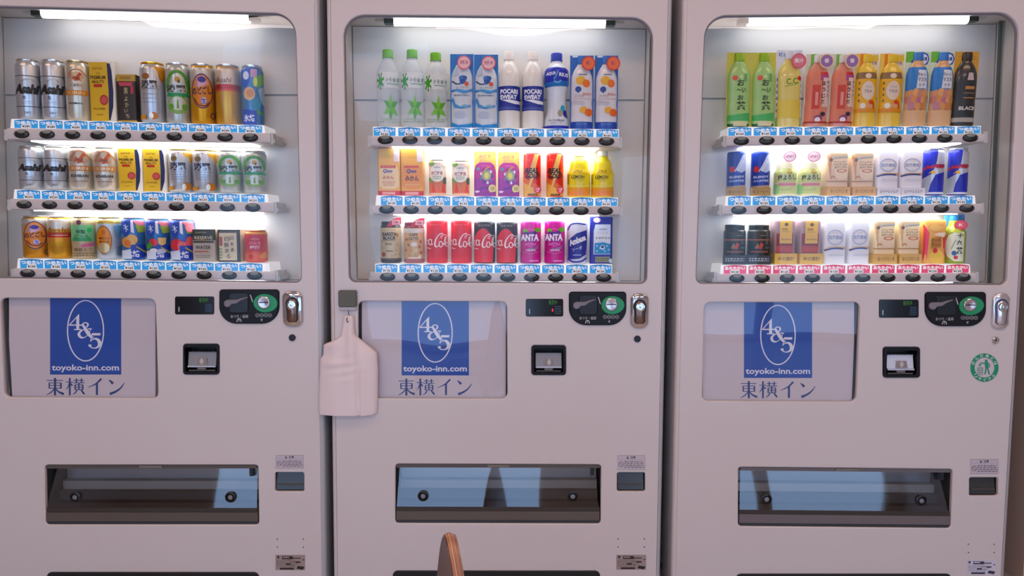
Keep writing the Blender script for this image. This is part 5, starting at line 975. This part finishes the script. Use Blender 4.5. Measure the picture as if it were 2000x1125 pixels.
        V = [f(x, y, z) for z in (0, h) for y in (.004, .0055) for x in (-Rm, Rm)]
        mb.add(V, [(0, 2, 3, 1), (4, 5, 7, 6), (0, 1, 5, 4), (1, 3, 7, 5), (3, 2, 6, 7), (2, 0, 4, 6)], mat(d['body'], .4))
        print_faces(mb, d['ops'], Rm, h, lambda u, v, o: f(u*Rm, .004-o, v*h)); out.append(('backing_card', mb.mesh('backing_card'), None))
        pr = d['prof']; rb = Rm*.91; hb = h*.985; fl = .45; yc = .002
        mb = MB(); mb.lathe([(r*rb, v*hb) for r, v in pr], mat(d['bcol'], .25, 0, 0, 0, 400, .5, 0, .4), seg=32, flat=fl, cy=yc)
        bands(mb, d['bops'], pr, rb, hb, fl, yc); print_faces(mb, d['bops'], rb, hb, lathe_surf(pr, rb, hb, fl, yc), cuts, [v for _, v in pr if .02 < v < .98])
        mb.v = [f(*q) for q in mb.v]; out.append(('bottle_body', mb.mesh('bottle_body', True), None))
        mb = MB(); rc_ = rb*.44; mb.lathe([(rc_, .893*hb), (rc_, .985*hb), (rc_*.9, hb)], mat(d['bcap'], .35), seg=20, flat=.6, cy=yc); mb.v = [f(*q) for q in mb.v]; out.append(('bottle_cap', mb.mesh('bottle_cap', True), None))
    elif kind == 'pack':
        dp = w*d['depth']; rd = .006 if not d.get('round') else w*.16
        hb0 = h*d['base'][3] if 'base' in d else 0
        def shape(zt): return None
        mb = MB(); n = 6; ring = []
        rad = min(rd, dp*.45, Rm*.9)
        for cx_, cy_, a0 in ((Rm-rad, -dp/2+rad, -90), (Rm-rad, dp/2-rad, 0), (-Rm+rad, dp/2-rad, 90), (-Rm+rad, -dp/2+rad, 180)):
            for k in range(n+1): a = math.radians(a0+90*k/n); ring.append((cx_+rad*math.cos(a), cy_+rad*math.sin(a)))
        N = len(ring); zs = [(0, .97), (.01, 1.0), (.93, 1.0), (.975, .97), (1.0, .90)] if d.get('round') else [(0, 1), (1, 1)]
        if ds in ('nata',): zs = [(0, 1), (.93, 1), (.96, 1.03), (1, 1.0)]
        V = [(x*s_, y*s_, hb0+(h-hb0)*t) for t, s_ in zs for x, y in ring]
        F = [(i*N+k, i*N+(k+1) % N, (i+1)*N+(k+1) % N, (i+1)*N+k) for i in range(len(zs)-1) for k in range(N)]+[tuple(range(N))[::-1], tuple((len(zs)-1)*N+k for k in range(N))]
        mb.add(V, F, mat(d['body'], .38))
        def sf(u, v, o):
            x = u*Rm*.995; ax = abs(x)
            y = -dp/2 if ax < Rm-rad else -dp/2+rad-math.sqrt(max(rad*rad-(ax-(Rm-rad))**2, 0))
            s_ = 1.0
            for (t0, s0), (t1, s1) in zip(zs, zs[1:]):
                if t0 <= v <= t1: s_ = lerp(s0, s1, (v-t0)/(t1-t0)); break
            s_ = max(s_, 1.0) if ds == 'nata' else s_
            return (x*s_, y*s_-o, hb0+(h-hb0)*v)
        cu_ = [s*(1-rad/Rm*k) for s in (-1, 1) for k in (1, .6, .3, .1)]
        print_faces(mb, d['ops'], Rm, (h-hb0), sf, cu_ if rad > .002 else (), [.93, .975] if d.get('round') else ())
        out.append(('pack_body', mb.mesh('pack_body', True), None))
    if kind != 'card' and 'base' in d and d['base'] or (kind == 'botcan' and 'base' in d):
        bc, tc_, s_, fr = d['base']; hb = h*fr; mb = MB(); wb_ = Rm*1.03
        y0 = -w*.5 if kind != 'pack' else -w*d['depth']*.62
        mb.box(-wb_, wb_, y0-.004, y0+.030 if kind != 'pack' else .02, 0, hb, mat(bc, .4))
        ops = [R(-.9, .25, .9, .8, bc)]+([T(s_, 0, .52, .42, tc_, 1.5, 0, .02)] if s_ else dots(-.8, .3, .8, .75, tc_, 2, 3))
        print_faces(mb, ops, wb_, hb, lambda u, v, o: (u*wb_, y0-.004-o, v*hb)); out.append(('sign_block', mb.mesh('sign_block'), None))
    if 'badge' in d:
        c1, c2, bu, bv, s_ = d['badge']; mb = MB(); rr = Rm*(.58 if kind == 'card' else .55); rz_ = rr*(1 if kind == 'card' else .85)
        shx = (d.get('shear', 0)*w)*(bv-.5) if kind == 'card' else 0
        cc = Vector((bu*Rm*.9+shx, -.020 if kind == 'card' else -Rm*.75, bv*h))
        n = 28; pts = [(cc.x+rr*math.cos(2*PI*k/n), cc.z+rz_*math.sin(2*PI*k/n)) for k in range(n)]
        mb.prism(pts, cc.y, cc.y+.0012, mat(c1, .4)); print_faces(mb, [E(0, .5, .84, .42, c2), T(s_, 0, .52, .30, '#F4E8EC' if c2 < '#E0' else '#B0486A', 1.25 if len(s_) > 1 else .7, 0, .03)], rr, 2*rz_, lambda u, v, o: (cc.x+u*rr, cc.y-o, cc.z-rz_+v*2*rz_))
        mb.box(cc.x-.002, cc.x+.002, cc.y+.0012, .004 if kind == 'card' else -Rm*.3, cc.z-.002, cc.z+.001, mat(c1, .4)); out.append(('round_badge', mb.mesh('round_badge'), None))
    if 'backtab' in d:
        mb = MB(); mb.prism([(-Rm*.95, h*.60), (Rm*.9, h*.60), (Rm*.85, h*1.02), (-Rm*.9, h*1.0)], Rm*.5, Rm*.5+.001, mat(d['backtab'], .4)); out.append(('backing_card', mb.mesh('backing_card'), None))
    return out
ORD = ['leftmost', 'second from left', 'third from left', 'fourth from left', 'fifth from left', 'fifth from right', 'fourth from right', 'third from right', 'second from right', 'rightmost']
SHN = ['top shelf', 'middle shelf', 'bottom shelf']
def place(mi, row, k, ds, x0, x1, yt, name, cat, desc):
    m = MACH[mi]; a, b = RAILS[mi][row]; d = MT[ds]
    kind = d['kind']; yc = .083
    if kind == 'card': yc = .060
    w = (x1-x0)*pxm((x0+x1)/2, yc if kind == 'card' else yc-.012)*.983; pc_ = P((x0+x1)/2, 400, yc); x = pc_.x
    zb = lerp(a.z, b.z, (x-a.x)/(b.x-a.x)); h = P((x0+x1)/2, yt, yc-.01).z-zb
    # x of the base: follow the apparent axis halfway up
    x = P((x0+x1)/2, (yt+m['rails'][row]['t']((x0+x1)/2))/2, yc).x
    if ds not in PROTO: PROTO[ds] = (drink_parts(ds, w, h), w, h)
    parts, w0, h0 = PROTO[ds]
    root = empty(name, (x, yc, zb+.0003+abs((b.z-a.z)/(b.x-a.x))*w*.56)); root.scale = (w/w0, w/w0, h/h0)
    if kind in ('can', 'slim', 'bottle', 'botcan'): root.rotation_euler = (0, 0, -math.atan2(x-CAM.x, yc-CAM.y)*.8)
    tag(root, '%s, %s on %s of %s machine' % (desc, ORD[k], SHN[row], m['name']), cat, 'drinks on the %s of the %s machine' % (SHN[row], m['name']))
    for pn, me, _ in parts:
        o = bpy.data.objects.new(pn, me); link(o); o.parent = root
T_ = [
 (0, 0, [('drybeer', 35, 81, 118, 'beer_can', 'can', 'tall silver beer can with black lettering'), ('drybeer', 84, 130, 119, 'beer_can', 'can', 'tall silver beer can with black lettering'),
  ('ichiban', 131.5, 177, 120.5, 'beer_can', 'can', 'tall pale gold beer can, orange band'), ('premium', 179, 230, 121, 'beer_pack', 'pack', 'yellow and navy beer pack'),
  ('shochu', 233.5, 271, 147, 'spirit_pack', 'pack', 'short black spirit pack, gold top'), ('tanrei', 276, 323, 124, 'beer_can', 'can', 'silver can with gold shoulder'),
  ('green', 325.5, 372, 125.5, 'beer_can', 'can', 'tall can with green rings'), ('nodogoshi', 373.5, 420, 127, 'beer_can', 'can', 'tall orange can with dark oval'),
  ('clear', 422.5, 470, 128.5, 'beer_can', 'can', 'tall gold can with red band'), ('lemonchuhai', 473, 515, 129.5, 'cocktail_can', 'can', 'tall blue and green lemon cocktail can')]),
 (0, 1, [('drybeer', 40, 85, 286, 'beer_can', 'can', 'short silver beer can'), ('drybeer', 88.5, 134, 287, 'beer_can', 'can', 'short silver beer can'),
  ('ichiban_small', 137, 182.5, 287.5, 'beer_can', 'can', 'short beige beer can'), ('ichiban_small', 185.5, 231, 289, 'beer_can', 'can', 'short beige beer can'),
  ('premium', 234, 282, 290, 'beer_pack', 'pack', 'short yellow and navy beer pack'), ('premium', 282.5, 329.5, 291, 'beer_pack', 'pack', 'short yellow and navy beer pack'),
  ('tanrei_small', 331.5, 376.5, 292.5, 'beer_can', 'can', 'silver can with gold corner'), ('tanrei_small', 378, 424.5, 294, 'beer_can', 'can', 'silver can with gold corner'),
  ('green_small', 427, 473.5, 295, 'beer_can', 'can', 'short green ringed can'), ('green_small', 475.5, 521, 296, 'beer_can', 'can', 'short green ringed can')]),
 (0, 2, [('nodogoshi_small', 47.5, 95, 422, 'beer_can', 'can', 'orange can with dark oval'), ('clear_small', 95.5, 142, 423, 'beer_can', 'can', 'gold can with red band'),
  ('greenlabel_can', 142.5, 189, 423.5, 'beer_can', 'can', 'beige can with green label'), ('highball', 191, 237, 424.5, 'highball_can', 'can', 'silver can with amber oval'),
  ('chu_grapefruit', 240, 284.5, 425, 'cocktail_can', 'can', 'blue can with orange fruit'), ('chu_lemon', 288, 332.5, 427, 'cocktail_can', 'can', 'blue can with red and yellow fruit'),
  ('chu_peach', 334.5, 381, 427.5, 'cocktail_can', 'can', 'blue can with red peaches'), ('reserve', 383.5, 429, 448.5, 'whisky_pack', 'pack', 'dark topped grey whisky pack'),
  ('sake', 432, 476.5, 449, 'sake_pack', 'pack', 'cream sake pack with black characters'), ('cassis', 478.5, 522.5, 450, 'cocktail_can', 'can', 'small red and orange can')]),
 (1, 0, [('water', 736, 780.5, 97, 'water_bottle', 'bottle', 'clear bottle with green leaves'), ('water', 783, 828, 97, 'water_bottle', 'bottle', 'clear bottle with green leaves'), ('water', 828.5, 874, 103, 'water_bottle', 'bottle', 'clear bottle with green leaves'),
  ('bluecard', 879.5, 925, 104, 'drink_bottle', 'bottle', 'clear bottle on blue card'), ('bluecard', 926, 973, 105, 'drink_bottle', 'bottle', 'clear bottle on blue card'),
  ('pocari', 972.5, 1016, 101, 'sports_drink_bottle', 'bottle', 'milky bottle with blue label'), ('pocari', 1019.5, 1062, 101, 'sports_drink_bottle', 'bottle', 'milky bottle with blue label'),
  ('aquarius', 1062.5, 1111, 104, 'sports_drink_bottle', 'bottle', 'waisted bottle with blue top'), ('orangecard', 1113.5, 1159, 107, 'drink_bottle', 'bottle', 'orange fruit bottle on blue card'), ('orangecard', 1162, 1207, 107, 'drink_bottle', 'bottle', 'orange fruit bottle on blue card')]),
 (1, 1, [('orangepack', 740, 784, 291.5, 'juice_pack', 'pack', 'pale orange juice pack'), ('orangepack2', 784.5, 829, 291.5, 'juice_pack', 'pack', 'deep orange juice pack'),
  ('vegetable', 838, 871.5, 312, 'juice_can', 'can', 'slim vegetable juice can'), ('vegetable', 883, 917, 314, 'juice_can', 'can', 'slim vegetable juice can'),
  ('grapepack', 926, 969, 297, 'juice_pack', 'pack', 'purple and yellow grape pack'), ('grapepack', 972.5, 1014.5, 298, 'juice_pack', 'pack', 'purple and yellow grape pack'),
  ('realgold', 1022, 1056.5, 300, 'energy_drink_can', 'can', 'slim red and gold can'), ('realgold', 1067, 1100.5, 300, 'energy_drink_can', 'can', 'slim red and gold can'),
  ('lemonade', 1108, 1153, 296, 'lemonade_bottle', 'bottle', 'yellow lemon bottle'), ('lemonade', 1155, 1199, 296, 'lemonade_bottle', 'bottle', 'yellow lemon bottle')]),
 (1, 2, [('latte_dark', 743, 784, 429, 'coffee_can', 'can', 'beige coffee can with black cap'), ('latte_brown', 788.5, 829.5, 430, 'coffee_can', 'can', 'coffee can with brown cap'),
  ('cola', 833, 875, 431, 'cola_can', 'can', 'red cola can'), ('cola', 880.5, 922, 431, 'cola_can', 'can', 'red cola can'), ('colazero', 925.5, 967.5, 433, 'cola_can', 'can', 'black and red cola can'), ('colazero', 969.5, 1011.5, 434, 'cola_can', 'can', 'black and red cola can'),
  ('fanta', 1016, 1057, 433, 'soda_can', 'can', 'magenta grape soda can'), ('fanta', 1063, 1103.5, 432, 'soda_can', 'can', 'magenta grape soda can'), ('ambasa', 1106.5, 1147.5, 433, 'soda_can', 'can', 'white and blue soda can'), ('nata', 1151.5, 1196, 424, 'drink_pack', 'pack', 'blue drink pack with white panel')]),
 (2, 0, [('greentea', 1419.5, 1467, 101, 'tea_bottle', 'bottle', 'green tea bottle on yellow card'), ('greentea', 1468, 1515, 101, 'tea_bottle', 'bottle', 'green tea bottle on yellow card'), ('cclemon', 1517, 1566, 96, 'lemon_drink_bottle', 'bottle', 'yellow bottle on white card'),
  ('redtea', 1572, 1620, 104, 'tea_bottle', 'bottle', 'red tea bottle with purple badge'), ('redtea', 1621.5, 1669, 104, 'tea_bottle', 'bottle', 'red tea bottle with purple badge'), ('jasmine', 1669.5, 1713.5, 103, 'tea_bottle', 'bottle', 'golden tea bottle, brown neck band'), ('jasmine', 1716.5, 1763, 103, 'tea_bottle', 'bottle', 'golden tea bottle, brown neck band'),
  ('fruitcard', 1766, 1813, 99, 'juice_bottle', 'bottle', 'blue bottle with pink fruit'), ('fruitcard', 1815, 1862, 99, 'juice_bottle', 'bottle', 'blue bottle with pink fruit'), ('blackcard', 1861, 1908.5, 99, 'coffee_bottle', 'bottle', 'black coffee bottle on gold card')]),
 (2, 1, [('bluecoffee', 1419.5, 1455.5, 297, 'coffee_can', 'can', 'slim blue can on gold sign block'), ('bluecoffee', 1466.5, 1503, 297, 'coffee_can', 'can', 'slim blue can on gold sign block'), ('umebottle', 1512, 1555, 297, 'plum_drink_bottle', 'bottle', 'pale green bottle with pink badge'), ('umebottle', 1558.5, 1602, 297, 'plum_drink_bottle', 'bottle', 'pale green bottle with pink badge'),
  ('cafeau', 1608, 1651, 296.5, 'coffee_pack', 'pack', 'beige milk coffee pack'), ('cafeau', 1656, 1700, 297, 'coffee_pack', 'pack', 'beige milk coffee pack'), ('milktea', 1703.5, 1748, 294, 'milk_tea_pack', 'pack', 'white milk tea pack'), ('milktea', 1750, 1794.5, 293.5, 'milk_tea_pack', 'pack', 'white milk tea pack'),
  ('energy', 1802.5, 1841, 290, 'energy_drink_can', 'can', 'slim blue and silver can'), ('energy', 1852, 1888, 290, 'energy_drink_can', 'can', 'slim blue and silver can')]),
 (2, 2, [('blackcoffee', 1413, 1455.5, 439, 'coffee_can', 'can', 'black coffee can with red diamond'), ('blackcoffee', 1459.5, 1503, 439, 'coffee_can', 'can', 'black coffee can with red diamond'), ('redjar', 1506, 1548.5, 429.5, 'coffee_pack', 'pack', 'dark red pack with gold label'), ('redjar', 1554.5, 1598, 430, 'coffee_pack', 'pack', 'dark red pack with gold label'),
  ('milktea2', 1602.5, 1646, 429.5, 'milk_tea_pack', 'pack', 'white milk tea pack'), ('milktea2', 1651, 1692.5, 428.5, 'milk_tea_pack', 'pack', 'white milk tea pack'), ('cafeau_cream', 1699, 1741.5, 428.5, 'coffee_pack', 'pack', 'cream milk coffee pack'), ('cafeau_cream', 1746.5, 1789, 428.5, 'coffee_pack', 'pack', 'cream milk coffee pack'),
  ('peach', 1795, 1841, 429.5, 'tea_pack', 'pack', 'orange peach tea pack'), ('sixteentea', 1842.5, 1884, 421, 'tea_bottle', 'bottle', 'green tea bottle with red badge')]),
]
for mi, row, items in T_:
    for k, (ds, x0, x1, yt, name, cat, desc) in enumerate(items): place(mi, row, k, ds, x0, x1, yt, name, cat, desc)

# ================================================================ HOOK, BAG AND CHAIR
hq = bx((663, 566.5, 697.5, 599)); x0, z0 = hq[0]; x1, z1 = hq[2]
hk = empty('magnet_hook', ((x0+x1)/2, 0, z0)); tag(hk, 'grey square magnetic clip hook on the front of the middle machine', 'hook')
mb = MB(); mb.prism(rounded([(x0, z0), (x1, z0), (x1, z1), (x0, z1)], .005, 4), -.014, -.0005, mat('#5E6155', .55), .003); mb.build('magnet_block', hk, True)
pz = P(680, 607, -.01).z
mb = MB(); mb.prism(rounded([(x0+.002, pz), (x1-.002, pz), (x1-.001, z0+.004), (x0+.001, z0+.004)], .004, 4), -.010, -.0008, mat('#B9B6BA', .4), .002); mb.build('clip_lip', hk, True)
h0 = P(680.5, 606, -.012)
hp = [(680.5, 606), (680.5, 612), (682.5, 617), (679, 619), (677.5, 624), (679, 629), (682, 627)]
mb = MB(); mb.tube([(P(a, b, -.012).x, -.012+(-.004 if i > 3 else 0), P(a, b, -.012).z) for i, (a, b) in enumerate(hp)], .0014, mat('#57534C', .3, .7), 8); mb.build('hook_wire', hk, True)
# white carrier bag hung by its handles
ol = [(284, 268), (362, 262), (368, 330), (374, 418), (400, 442), (470, 500), (545, 560), (553, 700), (551, 900), (545, 1040), (530, 1046), (360, 1040), (100, 1048), (85, 1040), (88, 800), (98, 612), (120, 580), (124, 495), (190, 470), (258, 432), (268, 380), (280, 320)]
ol = [(600+a/4.017, 550+b/4.017) for a, b in ol]
L_ = sorted([p for p in ol], key=lambda p: p[1])
def span(py):
    xs = []
    for i in range(len(ol)):
        (ax, ay), (bx_, by_) = ol[i], ol[(i+1) % len(ol)]
        if (ay-py)*(by_-py) <= 0 and ay != by_: xs.append(ax+(bx_-ax)*(py-ay)/(by_-ay))
    return (min(xs), max(xs)) if xs else None
ys = [616.5+(809.8-616.5)*i/60 for i in range(61)]
rnd = random.Random(4); NB = 34; front = []; back = []
for j, py in enumerate(ys):
    xa, xb = span(max(py, 616.8)); t = (py-616.5)/193.0
    for i in range(NB+1):
        s = i/NB; px = lerp(xa, xb, s)
        bulge = (.012+.010*min(1, t*1.6))*math.sin(PI*s)**.5
        body = min(1, max(0, (t-.25)*3))
        fold = .0045*math.sin(px*.16+1.5*math.sin(t*3))*(1-body*.75)
        gus = -.008*math.exp(-((px-(600+395/4.017+t*3))/4.0)**2)*body + .004*math.exp(-((px-(600+440/4.017))/5.0)**2)*body
        hm = .003*math.exp(-(((px-(600+215/4.017))**2/600)+((py-(550+640/4.017))**2/60)))*1.0
        crease = .0012*math.sin(py*.35+px*.05)*math.exp(-((py-720)/28)**2)
        y = -.006-bulge+fold*math.sin(PI*s)-gus-hm+crease*math.sin(PI*s)
        p = P(px, py, -.012); front.append((p.x, y, p.z))
        back.append((p.x, min(-.0035, y+.004) if math.sin(PI*s) < .1 else -.0035, p.z))
mb = MB(); W1 = NB+1
F = [(j*W1+i, (j+1)*W1+i, (j+1)*W1+i+1, j*W1+i+1) for j in range(60) for i in range(NB)]
M_BAG = mat('#E9DCDA', .55, 0, 0, .25, 120)
n0 = len(front)
allv = front+back
Fb = [tuple(n0+q for q in f[::-1]) for f in F]
side = [(j*W1, n0+j*W1, n0+(j+1)*W1, (j+1)*W1) for j in range(60)]+[(j*W1+NB, (j+1)*W1+NB, n0+(j+1)*W1+NB, n0+j*W1+NB) for j in range(60)]
side += [(60*W1+i, n0+60*W1+i, n0+60*W1+i+1, 60*W1+i+1) for i in range(NB)]+[(i, i+1, n0+i+1, n0+i) for i in range(NB)]
mb.add(allv, F+Fb+side, M_BAG)
bag = mb.build('carrier_bag', None, True, ang=1.2); tag(bag, 'white plastic carrier bag hanging from the grey hook', 'bag')

# bent plywood chair seen edge-on in front of the middle machine
CH_TOP = (879, 1042); chd = .93
dirv = P(*CH_TOP)-CAM; dirv.normalize(); apex = CAM+dirv*chd
yaw = math.atan2(dirv.x, dirv.y)                                  # heading of the sight line
ch = empty('dining_chair', (apex.x, apex.y, 0), 0); tag(ch, 'bent plywood dining chair seen edge-on, its back rising in front of middle machine', 'chair')
hd_ = Vector((math.sin(yaw-math.radians(8.6)), math.cos(yaw-math.radians(8.6)), 0)); nr = Vector((hd_.y, -hd_.x, 0))   # panel runs along hd_, its normal points right
BW, BH, TH = .40, .40, 0.0136
zt = apex.z
def back_outline(s): return zt-BH*.66*(abs(s)**1.55)              # rounded top of the back
layers = [(0, .0014, '#5A3C3C'), (.0014, .0044, '#A06A48'), (.0044, .0056, '#C39A7C'), (.0056, .0086, '#94624C'), (.0086, .0098, '#A87C64'), (.0098, TH, '#8A5F4C')]
def bend(s, z): return -.020*(1-s*s)+.020+(zt-z)*(-.10)
def panel(name, l0, l1, colr, parent):
    m_ = MB(); NS, NZ = 28, 10; V = []
    for side_ in (l0, l1):
        for i in range(NS+1):
            s = -1+2*i/NS; ztop = back_outline(s*.999)-.005*((l0+l1)/TH-1)**2; zbot = zt-BH
            for j in range(NZ+1):
                z = lerp(zbot, ztop, j/NZ); wdt = BW/2*(1 if z > zt-.3 else lerp(1, .85, (zt-.3-z)/.1))
                q = Vector((apex.x, apex.y, 0))+hd_*(s*wdt)+nr*(side_-TH/2-bend(s, z)+.0); V.append((q.x, q.y, z))
    n_ = (NS+1)*(NZ+1); F_ = []
    for i in range(NS):
        for j in range(NZ):
            a = i*(NZ+1)+j; b_ = a+NZ+1
            F_.append((a, b_, b_+1, a+1)[::-1]); F_.append((n_+a, n_+b_, n_+b_+1, n_+a+1))
    for i in range(NS):
        for jj in (0, NZ):
            a = i*(NZ+1)+jj; b_ = a+NZ+1; F_.append((a, b_, n_+b_, n_+a) if jj == 0 else (a, n_+a, n_+b_, b_))
    for ii in (0, NS):
        for j in range(NZ):
            a = ii*(NZ+1)+j; F_.append((a, a+1, n_+a+1, n_+a) if ii == 0 else (a, n_+a, n_+a+1, a+1))
    m_.add(V, F_, mat(colr, .35, 0, 0, .15, 80, .5, .10)); return m_
bm_ = MB()
for l0, l1, c in layers:
    m_ = panel('b', l0, l1, c, ch); base_i = len(bm_.v); bm_.v += m_.v; mi_ = bm_.mi(m_.mats[0])
    for f in m_.f: bm_.f.append([base_i+j for j in f]); bm_.m.append(mi_)
bk = bm_.build('backrest', ch, True)
wood = mat('#8A5A44', .4, 0, 0, .15, 60, .5, .12)
def W3(a, b, z): q = Vector((apex.x, apex.y, 0))+hd_*a+nr*b; return Vector((q.x, q.y, z))
mb = MB(); top = []; bot = []
for i in range(32):
    a = 2*PI*i/32; ca, sa = math.cos(a), math.sin(a); e_ = 4
    rr = (abs(ca)**e_+abs(sa)**e_)**(-1/e_); top.append(W3(.20*ca*rr, -.19+.20*sa*rr, .455)); bot.append(W3(.20*ca*rr, -.19+.20*sa*rr, .437))
mb.add([tuple(q) for q in top+bot], [tuple(range(32)), tuple(range(63, 31, -1))]+[(i, 32+i, 32+(i+1) % 32, (i+1) % 32) for i in range(32)], wood); mb.build('seat', ch, True)
for sa in (-1, 1):
    mb = MB(); mb.tube([W3(.17*sa, -.35, .44), W3(.19*sa, -.37, 0.0)], [.016, .012], wood, 12); mb.build('leg', ch, True)
    mb = MB(); mb.tube([W3(.17*sa, -.02, .44), W3(.185*sa, .05, 0.0)], [.016, .012], wood, 12); mb.build('leg', ch, True)
    mb = MB(); mb.tube([W3(.12*sa, -.03, .40), W3(.12*sa, .005, .50), W3(.12*sa, .012, zt-BH+.10)], .011, wood, 10); mb.build('back_support', ch, True)
